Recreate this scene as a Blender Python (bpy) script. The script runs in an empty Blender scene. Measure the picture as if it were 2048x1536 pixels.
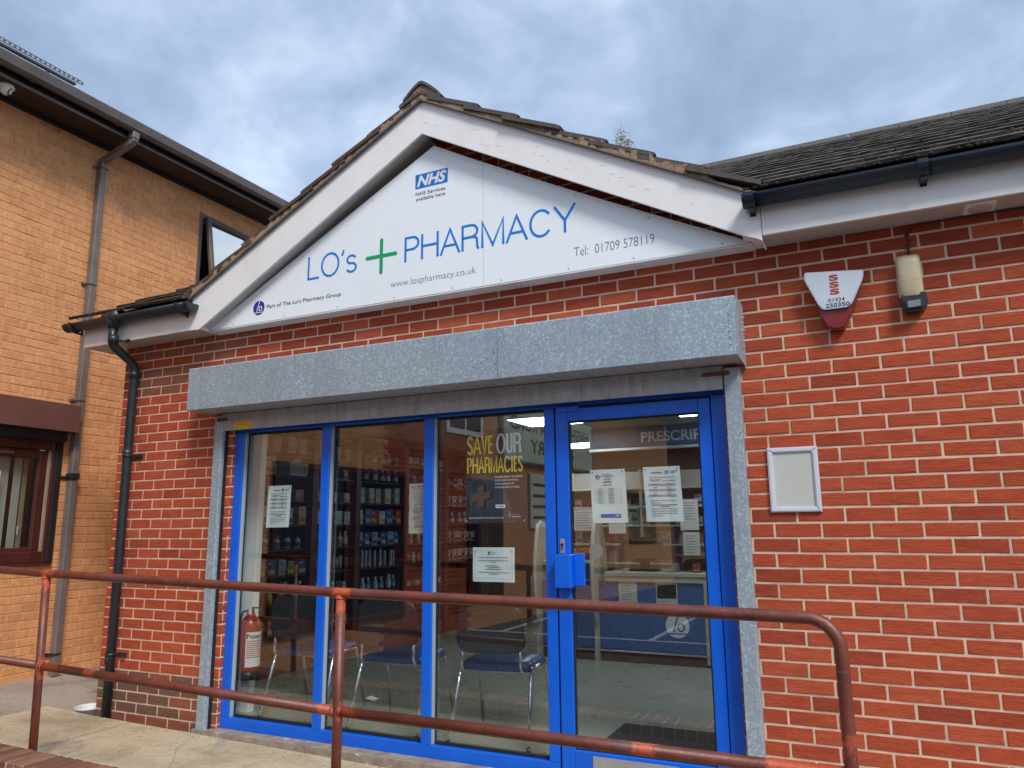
import bpy, bmesh, math, random
from mathutils import Vector, Matrix, Euler
random.seed(7)
R = math.radians
SC = bpy.context.scene
COL = SC.collection

# ------------------------------------------------------------------ camera
CAM_LOC = Vector((0.481208, -4.095066, 1.427062))
YAW, PIT, ROL, FPX = 0.447672, 1.757132, -0.00937698, 1494.096
CAM_M = (Matrix.Rotation(YAW, 3, 'Z') @ Matrix.Rotation(PIT, 3, 'X') @ Matrix.Rotation(ROL, 3, 'Z'))
cd = bpy.data.cameras.new('camera')
cam = bpy.data.objects.new('camera', cd); COL.objects.link(cam)
cam.matrix_world = Matrix.Translation(CAM_LOC) @ CAM_M.to_4x4()
cd.sensor_width = 36; cd.lens = FPX * 36 / 2048
cd.clip_start = 0.05; cd.clip_end = 500
SC.camera = cam
def project(p):
    d = CAM_M.transposed() @ (Vector(p) - CAM_LOC)
    if d.z > -0.05: return None
    return (1024 + FPX * d.x / -d.z, 768 - FPX * d.y / -d.z, -d.z)

# ------------------------------------------------------------------ world, sun, exposure
SUN_EL, SUN_AZ = R(46), R(132)      # the sun stands in front of the shop, a little to the right
w = bpy.data.worlds.new('World'); SC.world = w; w.use_nodes = True
nt = w.node_tree; nt.nodes.clear()
def wn(t, **k):
    n = nt.nodes.new(t)
    for a, b in k.items(): setattr(n, a, b)
    return n
out = wn('ShaderNodeOutputWorld'); bg = wn('ShaderNodeBackground')
sky = wn('ShaderNodeTexSky', sky_type='NISHITA'); sky.sun_disc = False
sky.sun_elevation = SUN_EL; sky.sun_rotation = SUN_AZ; sky.altitude = 50; sky.air_density = 1.2; sky.dust_density = 1.5
tc = wn('ShaderNodeTexCoord'); sep = wn('ShaderNodeSeparateXYZ')
nt.links.new(tc.outputs['Generated'], sep.inputs[0])
zc = wn('ShaderNodeMath', operation='MAXIMUM'); zc.inputs[1].default_value = 0.0
nt.links.new(sep.outputs['Z'], zc.inputs[0])
za = wn('ShaderNodeMath', operation='ADD'); za.inputs[1].default_value = 0.5
nt.links.new(zc.outputs[0], za.inputs[0])
dx = wn('ShaderNodeMath', operation='DIVIDE'); dy = wn('ShaderNodeMath', operation='DIVIDE')
nt.links.new(sep.outputs['X'], dx.inputs[0]); nt.links.new(za.outputs[0], dx.inputs[1])
nt.links.new(sep.outputs['Y'], dy.inputs[0]); nt.links.new(za.outputs[0], dy.inputs[1])
cmb = wn('ShaderNodeCombineXYZ'); nt.links.new(dx.outputs[0], cmb.inputs[0]); nt.links.new(dy.outputs[0], cmb.inputs[1])
cmb.inputs[2].default_value = 3.7
n1 = wn('ShaderNodeTexNoise'); n1.inputs['Scale'].default_value = 2.1; n1.inputs['Detail'].default_value = 7; n1.inputs['Roughness'].default_value = 0.52; n1.inputs['Distortion'].default_value = 0.25
n2 = wn('ShaderNodeTexNoise'); n2.inputs['Scale'].default_value = 6.0; n2.inputs['Detail'].default_value = 8; n2.inputs['Roughness'].default_value = 0.55; n2.inputs['Distortion'].default_value = 0.3
nt.links.new(cmb.outputs[0], n1.inputs['Vector']); nt.links.new(cmb.outputs[0], n2.inputs['Vector'])
mx = wn('ShaderNodeMix', data_type='FLOAT'); mx.inputs[0].default_value = 0.40
nt.links.new(n1.outputs['Fac'], mx.inputs[2]); nt.links.new(n2.outputs['Fac'], mx.inputs[3])
cr = wn('ShaderNodeValToRGB'); cr.color_ramp.interpolation = 'B_SPLINE'
els = cr.color_ramp.elements
els[0].position = 0.355; els[0].color = (0.28, 0.375, 0.54, 1)
els[1].position = 0.625; els[1].color = (0.86, 0.97, 1.10, 1)
for p, c in ((0.425, (0.35, 0.46, 0.64)), (0.49, (0.47, 0.59, 0.79)), (0.555, (0.68, 0.80, 0.96))):
    e = els.new(p); e.color = (*c, 1)
nt.links.new(mx.outputs[0], cr.inputs[0])
sc10 = wn('ShaderNodeVectorMath', operation='SCALE'); sc10.inputs['Scale'].default_value = 5.9
nt.links.new(cr.outputs[0], sc10.inputs[0])
cm = wn('ShaderNodeMix', data_type='RGBA'); cm.inputs[0].default_value = 0.85
nt.links.new(sky.outputs[0], cm.inputs[6]); nt.links.new(sc10.outputs[0], cm.inputs[7])
nt.links.new(cm.outputs[2], bg.inputs['Color']); bg.inputs['Strength'].default_value = 0.1
nt.links.new(bg.outputs[0], out.inputs['Surface'])
sl = bpy.data.lights.new('sun', 'SUN'); sl.energy = 1.5; sl.angle = R(16); sl.color = (1.0, 0.95, 0.88)
sun = bpy.data.objects.new('sun', sl); COL.objects.link(sun); sun.location = (0, -10, 20)
sd = Vector((math.sin(SUN_AZ) * math.cos(SUN_EL), math.cos(SUN_AZ) * math.cos(SUN_EL), math.sin(SUN_EL)))
sun.rotation_euler = sd.to_track_quat('Z', 'Y').to_euler()
SC.view_settings.view_transform = 'Standard'; SC.view_settings.look = 'None'
SC.view_settings.exposure = 0.95; SC.view_settings.gamma = 1; SC.view_settings.use_curve_mapping = False
SC.render.engine = 'CYCLES'
SC.cycles.max_bounces = 8; SC.cycles.transparent_max_bounces = 16; SC.cycles.use_denoising = True

# ------------------------------------------------------------------ materials
MATS = {}
def newmat(name):
    m = bpy.data.materials.new(name); m.use_nodes = True
    MATS[name] = m
    return m, m.node_tree, m.node_tree.nodes['Principled BSDF']
def ramp(t, fac, stops):
    r = t.nodes.new('ShaderNodeValToRGB'); e = r.color_ramp.elements
    e[0].position = stops[0][0]; e[0].color = (*stops[0][1], 1)
    e[1].position = stops[-1][0]; e[1].color = (*stops[-1][1], 1)
    for p, c in stops[1:-1]:
        k = e.new(p); k.color = (*c, 1)
    t.links.new(fac, r.inputs[0]); return r.outputs[0]
def noise(t, scale, detail=4, rough=0.5, stretch=None, dist=0.0, off=(0, 0, 0)):
    g = t.nodes.new('ShaderNodeNewGeometry'); mp = t.nodes.new('ShaderNodeMapping')
    t.links.new(g.outputs['Position'], mp.inputs[0]); mp.inputs['Location'].default_value = off
    if stretch: mp.inputs['Scale'].default_value = stretch
    n = t.nodes.new('ShaderNodeTexNoise'); n.inputs['Scale'].default_value = scale
    n.inputs['Detail'].default_value = detail; n.inputs['Roughness'].default_value = rough; n.inputs['Distortion'].default_value = dist
    t.links.new(mp.outputs[0], n.inputs['Vector']); return n.outputs['Fac']
def bump(t, b, h, strength=0.3, dist=0.002):
    k = t.nodes.new('ShaderNodeBump'); k.inputs['Strength'].default_value = strength; k.inputs['Distance'].default_value = dist
    t.links.new(h, k.inputs['Height']); t.links.new(k.outputs[0], b.inputs['Normal'])
def mixc(t, f, a, b, mode='MIX'):
    m = t.nodes.new('ShaderNodeMix'); m.data_type = 'RGBA'; m.blend_type = mode
    for i, v in ((0, f), (6, a), (7, b)):
        if isinstance(v, (int, float)): m.inputs[i].default_value = v
        elif isinstance(v, tuple): m.inputs[i].default_value = (*v, 1)
        else: t.links.new(v, m.inputs[i])
    return m.outputs[2]
def rng(t, v, a, b, c=0.0, d=1.0):
    m = t.nodes.new('ShaderNodeMapRange'); m.inputs[1].default_value = a; m.inputs[2].default_value = b
    m.inputs[3].default_value = c; m.inputs[4].default_value = d
    t.links.new(v, m.inputs[0]); return m.outputs[0]
def pbr(name, c1, c2=None, scale=8, rough=0.5, metallic=0.0, bs=0.15, bscale=60, bdist=0.001, stretch=None, dirt=None, dscale=3, dlo=0.55, dhi=0.75, r2=None, spec=0.5):
    m, t, b = newmat(name)
    c2 = c2 or tuple(x * 0.86 for x in c1)
    n = noise(t, scale, 5, 0.55, stretch)
    col = ramp(t, n, [(0.32, c2), (0.68, c1)])
    if dirt:
        d = noise(t, dscale, 6, 0.6, stretch, 0.4, (3, 5, 1))
        col = mixc(t, rng(t, d, dlo, dhi), col, dirt)
    t.links.new(col, b.inputs['Base Color'])
    b.inputs['Roughness'].default_value = rough; b.inputs['Metallic'].default_value = metallic
    b.inputs['Specular IOR Level'].default_value = spec
    rr = rng(t, noise(t, scale * 3, 4), 0.3, 0.7, max(0.02, rough - 0.08), min(1, (r2 or rough) + 0.08))
    t.links.new(rr, b.inputs['Roughness'])
    if bs: bump(t, b, noise(t, bscale, 4, 0.6), bs, bdist)
    return m
def plain(name, c, rough=0.6, metallic=0.0):
    m, t, b = newmat(name)
    b.inputs['Base Color'].default_value = (*c, 1); b.inputs['Roughness'].default_value = rough; b.inputs['Metallic'].default_value = metallic
    return m
def brickmat(name, stops, drag=(1, 1, 1), bs=0.5):
    m, t, b = newmat(name)
    a = t.nodes.new('ShaderNodeAttribute'); a.attribute_name = 'tone'
    col = ramp(t, a.outputs['Fac'], stops)
    n = noise(t, 22, 7, 0.68, drag)
    col = mixc(t, rng(t, n, 0.38, 0.66, 0.0, 0.75), col, mixc(t, 1.0, col, (0.70, 0.62, 0.60), 'MULTIPLY'))
    fine = noise(t, 150, 3, 0.6, drag, 0.3, (2, 3, 9))
    col = mixc(t, rng(t, fine, 0.5, 0.72, 0.0, 0.45), col, mixc(t, 1.0, col, (1.35, 1.3, 1.25), 'MULTIPLY'))
    col = mixc(t, rng(t, fine, 0.48, 0.30, 0.0, 0.5), col, mixc(t, 1.0, col, (0.6, 0.55, 0.55), 'MULTIPLY'))
    sp = noise(t, 75, 2, 0.5, (1, 1, 1), 0, (7, 1, 2))
    col = mixc(t, rng(t, sp, 0.745, 0.79, 0.0, 0.6), col, tuple(min(1, x * 1.4 + 0.10) for x in stops[1][1]))
    wear = noise(t, 1.7, 6, 0.65, (1, 1, 0.6), 0.3, (1, 9, 4))
    col = mixc(t, rng(t, wear, 0.50, 0.74, 0.0, 0.5), col, mixc(t, 1.0, col, (0.72, 0.68, 0.70), 'MULTIPLY'))
    t.links.new(col, b.inputs['Base Color']); b.inputs['Roughness'].default_value = 0.85; b.inputs['Specular IOR Level'].default_value = 0.25
    bump(t, b, noise(t, 60, 7, 0.7, drag, 0.6), bs * 1.5, 0.006)
    return m
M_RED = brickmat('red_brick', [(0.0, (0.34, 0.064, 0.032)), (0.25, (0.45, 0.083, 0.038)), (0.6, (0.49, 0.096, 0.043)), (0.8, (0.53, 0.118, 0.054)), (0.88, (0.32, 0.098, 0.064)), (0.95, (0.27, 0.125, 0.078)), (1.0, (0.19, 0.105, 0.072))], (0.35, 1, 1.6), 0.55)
M_ORG = brickmat('buff_brick', [(0.0, (0.70, 0.325, 0.135)), (0.4, (0.76, 0.365, 0.155)), (0.8, (0.81, 0.40, 0.175)), (1.0, (0.80, 0.38, 0.165))], (1.2, 1.2, 0.5), 0.4)
M_COPE = brickmat('coping_brick', [(0.0, (0.17, 0.085, 0.055)), (0.5, (0.24, 0.12, 0.078)), (1.0, (0.31, 0.165, 0.115))], (1, 0.4, 1), 0.9)
M_MORT = pbr('mortar', (0.76, 0.575, 0.44), (0.62, 0.45, 0.335), 14, 0.95, bs=0.6, bscale=90, bdist=0.003, dirt=(0.33, 0.26, 0.20), dscale=2.5, dlo=0.56, dhi=0.8, spec=0.2)
M_MORTO = pbr('pale_mortar', (0.68, 0.40, 0.25), (0.56, 0.32, 0.19), 14, 0.95, bs=0.5, bscale=90, bdist=0.003, spec=0.2)
M_WHITE = pbr('white_board', (0.86, 0.86, 0.86), (0.80, 0.80, 0.81), 5, 0.38, bs=0.05, bscale=30, dirt=(0.50, 0.47, 0.42), dscale=1.7, dlo=0.60, dhi=0.85, stretch=(1, 1, 0.7))
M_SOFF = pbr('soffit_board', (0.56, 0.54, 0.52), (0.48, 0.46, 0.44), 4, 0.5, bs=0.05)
M_SIGN = pbr('sign_panel', (0.85, 0.92, 0.97), (0.835, 0.905, 0.96), 2, 0.3, bs=0.03, bscale=10)
M_BLUE = pbr('blue_paint', (0.0, 0.128, 0.74), (0.0, 0.108, 0.66), 6, 0.38, bs=0.08, bscale=120, dirt=(0.03, 0.16, 0.6), dscale=9, dlo=0.66, dhi=0.78)
M_GASK = plain('glazing_gasket', (0.34, 0.40, 0.44), 0.4)
M_RUBB = plain('black_gasket', (0.012, 0.013, 0.016), 0.6)
M_BLACK = pbr('black_plastic', (0.022, 0.030, 0.038), (0.014, 0.02, 0.026), 12, 0.38, bs=0.1, bscale=60, dirt=(0.09, 0.10, 0.11), dscale=8, dlo=0.68, dhi=0.85)
M_BROWNP = pbr('brown_plastic', (0.13, 0.105, 0.095), (0.10, 0.08, 0.072), 8, 0.4, bs=0.05)
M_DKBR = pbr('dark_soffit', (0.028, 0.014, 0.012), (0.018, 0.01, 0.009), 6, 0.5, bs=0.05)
M_MAHO = pbr('mahogany_frame', (0.085, 0.022, 0.018), (0.055, 0.014, 0.012), 9, 0.35, bs=0.12, stretch=(1, 1, 0.2))
M_BRSH = pbr('brown_sheet', (0.17, 0.072, 0.058), (0.13, 0.055, 0.047), 3, 0.4, bs=0.05)
M_GREYP = pbr('weathered_brown_pipe', (0.19, 0.165, 0.158), (0.14, 0.12, 0.116), 5, 0.42, bs=0.05)
M_TILE = pbr('roof_tile', (0.125, 0.112, 0.10), (0.085, 0.076, 0.07), 25, 0.92, bs=0.7, bscale=110, bdist=0.003, dirt=(0.12, 0.10, 0.08), dscale=14, dlo=0.64, dhi=0.8, spec=0.2)  # tile tops: the sky light they catch is set into a lighter colour
M_TEDGE = pbr('shaded_tile_edge', (0.055, 0.048, 0.042), (0.032, 0.029, 0.027), 30, 0.9, bs=0.5, bscale=90, bdist=0.003, spec=0.2)  # tile ends: shade below the sky-lit tops painted as a darker colour
M_TILEB = pbr('brown_roof_tile', (0.13, 0.085, 0.062), (0.07, 0.05, 0.04), 16, 0.92, bs=0.9, bscale=110, bdist=0.004, dirt=(0.2, 0.17, 0.13), dscale=30, dlo=0.62, dhi=0.8, spec=0.2)
M_BED = pbr('bedding_mortar', (0.42, 0.27, 0.175), (0.27, 0.18, 0.12), 9, 0.95, bs=1.0, bscale=45, bdist=0.01, dirt=(0.10, 0.08, 0.07), dscale=8, dlo=0.6, dhi=0.8, spec=0.2)
M_UNDER = pbr('undercloak', (0.20, 0.19, 0.185), (0.12, 0.115, 0.11), 20, 0.8)
def concrete(name, c1, c2, c3, grit):
    m, t, b = newmat(name)
    col = ramp(t, noise(t, 1.6, 7, 0.62, None, 0.5), [(0.34, c2), (0.50, c1), (0.66, tuple(x * 1.08 for x in c1))])
    col = mixc(t, rng(t, noise(t, 2.4, 7, 0.68, None, 0.6, (5, 2, 0)), 0.55, 0.64, 0, 0.75), col, c3)
    col = mixc(t, rng(t, noise(t, 24, 6, 0.7, None, 0.3, (1, 2, 0)), 0.42, 0.68, 0, 0.55), col, mixc(t, 1.0, col, (0.70, 0.68, 0.66), 'MULTIPLY'))
    f = noise(t, 130, 4, 0.7)
    col = mixc(t, rng(t, f, 0.56, 0.70, 0, 0.7), col, grit); col = mixc(t, rng(t, f, 0.42, 0.30, 0, 0.7), col, mixc(t, 1.0, col, (1.3, 1.3, 1.3), 'MULTIPLY'))
    t.links.new(col, b.inputs['Base Color']); b.inputs['Roughness'].default_value = 0.93; b.inputs['Specular IOR Level'].default_value = 0.2
    bump(t, b, noise(t, 40, 8, 0.72, None, 0.4), 1.0, 0.012); return m
M_CONC = concrete('ramp_concrete', (0.62, 0.52, 0.36), (0.45, 0.37, 0.245), (0.36, 0.33, 0.295), (0.26, 0.21, 0.15))
M_CONG = concrete('grey_concrete', (0.40, 0.345, 0.29), (0.28, 0.235, 0.20), (0.22, 0.20, 0.18), (0.15, 0.13, 0.11))
M_SILL = pbr('threshold_concrete', (0.36, 0.30, 0.25), (0.20, 0.165, 0.14), 12, 0.9, bs=0.9, bscale=40, bdist=0.006, dirt=(0.6, 0.56, 0.5), dscale=14, dlo=0.62, dhi=0.7)
M_ASPH = pbr('asphalt', (0.062, 0.062, 0.064), (0.045, 0.045, 0.047), 10, 0.9, bs=0.8, bscale=90, bdist=0.005)
M_LINE = pbr('road_paint', (0.72, 0.72, 0.70), (0.55, 0.55, 0.54), 20, 0.7)
M_VINYL = pbr('floor_vinyl', (0.32, 0.33, 0.27), (0.27, 0.28, 0.225), 1.2, 0.30, bs=0.0)
M_MAT = pbr('door_mat_fibre', (0.035, 0.037, 0.04), (0.022, 0.023, 0.026), 60, 0.95, bs=0.8, bscale=200)
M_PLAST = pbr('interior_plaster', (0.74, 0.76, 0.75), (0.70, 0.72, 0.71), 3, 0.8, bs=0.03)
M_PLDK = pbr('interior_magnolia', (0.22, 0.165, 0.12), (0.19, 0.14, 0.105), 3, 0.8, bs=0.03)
M_WOOD = pbr('dark_wood', (0.11, 0.035, 0.025), (0.06, 0.02, 0.016), 6, 0.4, bs=0.05, stretch=(1, 1, 0.15))
M_SHELF = pbr('shelf_back', (0.30, 0.31, 0.30), (0.26, 0.27, 0.26), 2, 0.5, bs=0.0)
M_DKSH = pbr('dark_shelf_back', (0.022, 0.022, 0.028), (0.016, 0.016, 0.02), 4, 0.5, bs=0.0)
M_OAKG = pbr('counter_laminate', (0.48, 0.47, 0.39), (0.39, 0.385, 0.32), 4, 0.4, bs=0.03, stretch=(0.3, 1, 3))
M_CBLU = pbr('counter_blue', (0.02, 0.10, 0.34), (0.016, 0.085, 0.30), 3, 0.3, bs=0.0)
M_BAND = pbr('fascia_navy', (0.015, 0.06, 0.16), (0.013, 0.05, 0.14), 3, 0.35, bs=0.0)
M_CHROME = plain('chrome', (0.75, 0.76, 0.78), 0.15, 1.0)
M_SEAT = pbr('blue_vinyl', (0.02, 0.075, 0.26), (0.015, 0.055, 0.20), 20, 0.3, bs=0.1)
M_BACKR = pbr('black_vinyl', (0.02, 0.022, 0.026), (0.014, 0.016, 0.02), 20, 0.4, bs=0.1)
M_REDP = pbr('extinguisher_red', (0.38, 0.025, 0.015), (0.32, 0.02, 0.012), 6, 0.3, bs=0.0)
M_PAPER = pbr('paper', (0.86, 0.91, 0.92), (0.83, 0.88, 0.89), 5, 0.6, bs=0.15, bscale=14, bdist=0.003)
M_PAPERD = pbr('dim_paper', (0.55, 0.56, 0.54), (0.5, 0.51, 0.49), 5, 0.6, bs=0.05)
M_INK = plain('ink', (0.03, 0.035, 0.045), 0.6)
M_INKG = plain('grey_ink', (0.20, 0.22, 0.25), 0.6)
M_LBLUE = plain('letter_blue', (0.0, 0.20, 0.70), 0.4)
M_NHS = plain('panel_blue', (0.0, 0.16, 0.58), 0.4)
M_NAVY = plain('logo_navy', (0.0, 0.035, 0.30), 0.4)
M_GREEN = plain('cross_green', (0.0, 0.36, 0.13), 0.4)
M_TGREY = plain('letter_grey', (0.055, 0.08, 0.12), 0.5)
M_LGREY = plain('thin_letter_grey', (0.13, 0.17, 0.22), 0.5)
M_YEL = plain('poster_yellow', (1.0, 0.74, 0.05), 0.5)
M_WHT = plain('print_white', (0.80, 0.80, 0.82), 0.5)
M_POST = pbr('poster_sheet', (0.022, 0.024, 0.030), (0.018, 0.02, 0.026), 3, 0.5, bs=0.02)
M_POSTB = pbr('poster_picture_sky', (0.07, 0.095, 0.13), (0.035, 0.05, 0.075), 8, 0.5, bs=0.0)
M_CROSSB = plain('picture_cross', (0.10, 0.06, 0.035), 0.5)
M_CROSSD = plain('picture_cross_side', (0.055, 0.032, 0.02), 0.5)
M_CREAMT = plain('poster_cream', (0.80, 0.55, 0.30), 0.5)
M_STICK = plain('warning_yellow', (0.85, 0.50, 0.02), 0.5)
M_BUCK = pbr('white_tub_plastic', (0.70, 0.71, 0.70), (0.62, 0.63, 0.62), 20, 0.45)
M_SILV = pbr('brushed_steel', (0.58, 0.62, 0.66), (0.50, 0.54, 0.58), 4, 0.28, 0.75, bs=0.02)
M_ALRED = pbr('alarm_red', (0.22, 0.012, 0.008), (0.17, 0.01, 0.008), 6, 0.3, bs=0.0)
M_SRED = plain('letter_red', (0.36, 0.04, 0.015), 0.5)
M_LENS = pbr('cream_lens', (0.62, 0.54, 0.37), (0.55, 0.47, 0.31), 10, 0.35, bs=0.0)
M_FRAME = pbr('white_snap_frame', (0.66, 0.68, 0.76), (0.60, 0.62, 0.70), 6, 0.35, bs=0.0)
M_BLANK = pbr('faded_sheet', (0.55, 0.57, 0.53), (0.51, 0.53, 0.49), 3, 0.5, bs=0.0, dirt=(0.44, 0.42, 0.36), dscale=5, dlo=0.6, dhi=0.8)
M_LEAF = plain('leaf', (0.17, 0.18, 0.09), 0.7); M_TWIG = plain('twig', (0.10, 0.08, 0.05), 0.8)
M_PVC = pbr('pale_blind', (0.50, 0.50, 0.47), (0.44, 0.44, 0.41), 4, 0.7, bs=0.0)
M_DARKIN = plain('dark_room', (0.02, 0.018, 0.018), 0.9)
M_SOLAR = pbr('solar_frame', (0.16, 0.165, 0.17), (0.11, 0.112, 0.118), 8, 0.35, 0.6, bs=0.0)
M_CELL = plain('solar_cell', (0.01, 0.012, 0.03), 0.2)
M_ALU = plain('mill_aluminium', (0.55, 0.56, 0.58), 0.35, 0.8)
M_SIGNG = pbr('surgery_sign_face', (0.72, 0.80, 0.64), (0.68, 0.76, 0.60), 3, 0.5, bs=0.0)
M_SLATE = pbr('far_roof_slate', (0.055, 0.055, 0.06), (0.04, 0.04, 0.045), 3, 0.8)

def galv():
    m, t, b = newmat('galvanised_steel')
    g = t.nodes.new('ShaderNodeNewGeometry')
    v = t.nodes.new('ShaderNodeTexVoronoi'); v.inputs['Scale'].default_value = 105
    mp = t.nodes.new('ShaderNodeMapping'); t.links.new(g.outputs['Position'], mp.inputs[0])
    dn = noise(t, 30, 3); va = t.nodes.new('ShaderNodeVectorMath'); va.operation = 'ADD'
    vs = t.nodes.new('ShaderNodeVectorMath'); vs.operation = 'SCALE'; vs.inputs['Scale'].default_value = 0.012
    cx = t.nodes.new('ShaderNodeCombineXYZ'); t.links.new(dn, cx.inputs[0]); t.links.new(dn, cx.inputs[2])
    t.links.new(cx.outputs[0], vs.inputs[0]); t.links.new(mp.outputs[0], va.inputs[0]); t.links.new(vs.outputs[0], va.inputs[1])
    t.links.new(va.outputs[0], v.inputs['Vector'])
    sp = t.nodes.new('ShaderNodeSeparateColor'); t.links.new(v.outputs['Color'], sp.inputs[0])
    col = ramp(t, sp.outputs[0], [(0.0, (0.29, 0.37, 0.43)), (0.55, (0.33, 0.41, 0.475)), (0.8, (0.40, 0.49, 0.56)), (1.0, (0.50, 0.60, 0.675))])
    big = noise(t, 2.0, 6, 0.65, (1.6, 1, 0.5))
    col = mixc(t, rng(t, big, 0.45, 0.72, 0.0, 0.45), col, (0.22, 0.27, 0.32))
    run = noise(t, 9, 5, 0.6, (2.5, 1, 0.18), 0.1, (3, 0, 1))
    col = mixc(t, rng(t, run, 0.60, 0.72, 0.0, 0.4), col, (0.52, 0.60, 0.66))
    col = mixc(t, rng(t, run, 0.40, 0.30, 0.0, 0.35), col, (0.19, 0.22, 0.25))
    t.links.new(col, b.inputs['Base Color']); b.inputs['Metallic'].default_value = 0.25
    t.links.new(rng(t, sp.outputs[1], 0, 1, 0.38, 0.6), b.inputs['Roughness'])
    bump(t, b, noise(t, 8, 3), 0.15, 0.004)
    return m
M_GALV = galv()
M_GALD = pbr('stained_galvanised', (0.46, 0.49, 0.52), (0.34, 0.36, 0.385), 9, 0.55, 0.2, bs=0.2, stretch=(3, 1, 0.8), dirt=(0.20, 0.18, 0.17), dscale=7, dlo=0.6, dhi=0.8)
M_RUST = pbr('rusty_steel', (0.20, 0.065, 0.035), (0.09, 0.045, 0.035), 25, 0.8)

def railpaint():
    m, t, b = newmat('red_oxide_rail_paint')
    n = noise(t, 7, 6, 0.62, (1, 1, 1), 0.5)
    col = ramp(t, n, [(0.30, (0.095, 0.028, 0.020)), (0.45, (0.145, 0.036, 0.022)), (0.58, (0.18, 0.042, 0.025)), (0.74, (0.16, 0.052, 0.038))])
    s = noise(t, 55, 4, 0.6, (1, 1, 1), 0, (4, 4, 4))
    col = mixc(t, rng(t, s, 0.60, 0.76, 0, 0.5), col, (0.34, 0.19, 0.15))
    f = noise(t, 3.1, 5, 0.6, (1, 1, 1), 0.4, (11, 2, 8))
    col = mixc(t, rng(t, f, 0.62, 0.66, 0, 0.6), col, (0.10, 0.070, 0.068))
    fl = noise(t, 38, 6, 0.7, (1, 1, 1), 0.8, (1, 12, 3)); col = mixc(t, rng(t, fl, 0.66, 0.68, 0, 0.8), col, (0.06, 0.035, 0.028))
    g = t.nodes.new('ShaderNodeNewGeometry'); wob = rng(t, noise(t, 34, 5, 0.65), 0.25, 0.75, -0.035, 0.035); acc = None
    for px, py_, pz, rr_ in ((-1.915, -1.03, 1.10, 0.060), (-1.936, -1.03, 1.05, 0.040), (-4.20, -1.03, 1.15, 0.05), (-4.215, -1.03, 1.10, 0.035), (-4.10, -1.03, 0.606, 0.10), (-2.0, -1.03, 0.557, 0.05), (-1.86, -1.03, 0.556, 0.06), (0.16, -1.03, 0.552, 0.13), (0.32, -1.03, 0.66, 0.035), (-3.72, -1.03, 0.597, 0.05), (-0.42, -1.03, 0.5535, 0.045)):
        d_ = t.nodes.new('ShaderNodeVectorMath'); d_.operation = 'DISTANCE'; t.links.new(g.outputs['Position'], d_.inputs[0]); d_.inputs[1].default_value = (px, py_, pz)
        ad = t.nodes.new('ShaderNodeMath'); ad.operation = 'ADD'; t.links.new(d_.outputs['Value'], ad.inputs[0]); t.links.new(wob, ad.inputs[1])
        mk = rng(t, ad.outputs[0], rr_ - 0.012, rr_ + 0.012, 1, 0)
        if acc is None: acc = mk
        else:
            mm = t.nodes.new('ShaderNodeMath'); mm.operation = 'MAXIMUM'; t.links.new(acc, mm.inputs[0]); t.links.new(mk, mm.inputs[1]); acc = mm.outputs[0]
    col = mixc(t, acc, col, ramp(t, noise(t, 25, 4), [(0.35, (0.38, 0.065, 0.03)), (0.65, (0.52, 0.10, 0.04))]))
    t.links.new(col, b.inputs['Base Color'])
    t.links.new(rng(t, s, 0.3, 0.7, 0.3, 0.5), b.inputs['Roughness'])
    b.inputs['Specular IOR Level'].default_value = 0.6
    bump(t, b, noise(t, 60, 7, 0.7), 0.7, 0.003)
    return m
M_RAIL = railpaint()
M_FRESH = pbr('fresh_orange_primer', (0.52, 0.115, 0.045), (0.34, 0.07, 0.035), 22, 0.42, bs=0.4, bscale=60, bdist=0.003)

def glassmat(name, k=1.7, tint=(1, 1, 1)):
    m = bpy.data.materials.new(name); m.use_nodes = True; t = m.node_tree; t.nodes.clear(); MATS[name] = m
    o = t.nodes.new('ShaderNodeOutputMaterial'); tr = t.nodes.new('ShaderNodeBsdfTransparent'); gl = t.nodes.new('ShaderNodeBsdfGlossy')
    tr.inputs[0].default_value = (*tint, 1); gl.inputs['Roughness'].default_value = 0.0
    fr = t.nodes.new('ShaderNodeFresnel'); ge = t.nodes.new('ShaderNodeNewGeometry')
    t.links.new(rng(t, ge.outputs['Backfacing'], 0, 1, 1.5, 1 / 1.5), fr.inputs[0])      # the same reflectance on both faces of the sheet
    ma = t.nodes.new('ShaderNodeMath'); ma.operation = 'MULTIPLY'; ma.inputs[1].default_value = k; ma.use_clamp = True
    mi = t.nodes.new('ShaderNodeMixShader'); t.links.new(fr.outputs[0], ma.inputs[0]); t.links.new(ma.outputs[0], mi.inputs[0])
    t.links.new(tr.outputs[0], mi.inputs[1]); t.links.new(gl.outputs[0], mi.inputs[2]); t.links.new(mi.outputs[0], o.inputs[0])
    return m
M_GLASS = glassmat('window_glass', 2.4, (0.955, 0.99, 0.985))
M_GLREF = glassmat('coated_upper_glass', 14.0, (0.3, 0.35, 0.38))
def emis(name, c, s):
    m = bpy.data.materials.new(name); m.use_nodes = True; t = m.node_tree; b = t.nodes['Principled BSDF']; MATS[name] = m
    b.inputs['Base Color'].default_value = (0.8, 0.8, 0.8, 1); b.inputs['Emission Color'].default_value = (*c, 1); b.inputs['Emission Strength'].default_value = s
    return m
M_LED = emis('led_panel', (0.95, 0.98, 1.0), 6.0)
M_LCD = emis('screen_glow', (0.5, 0.7, 0.9), 0.25)

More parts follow.
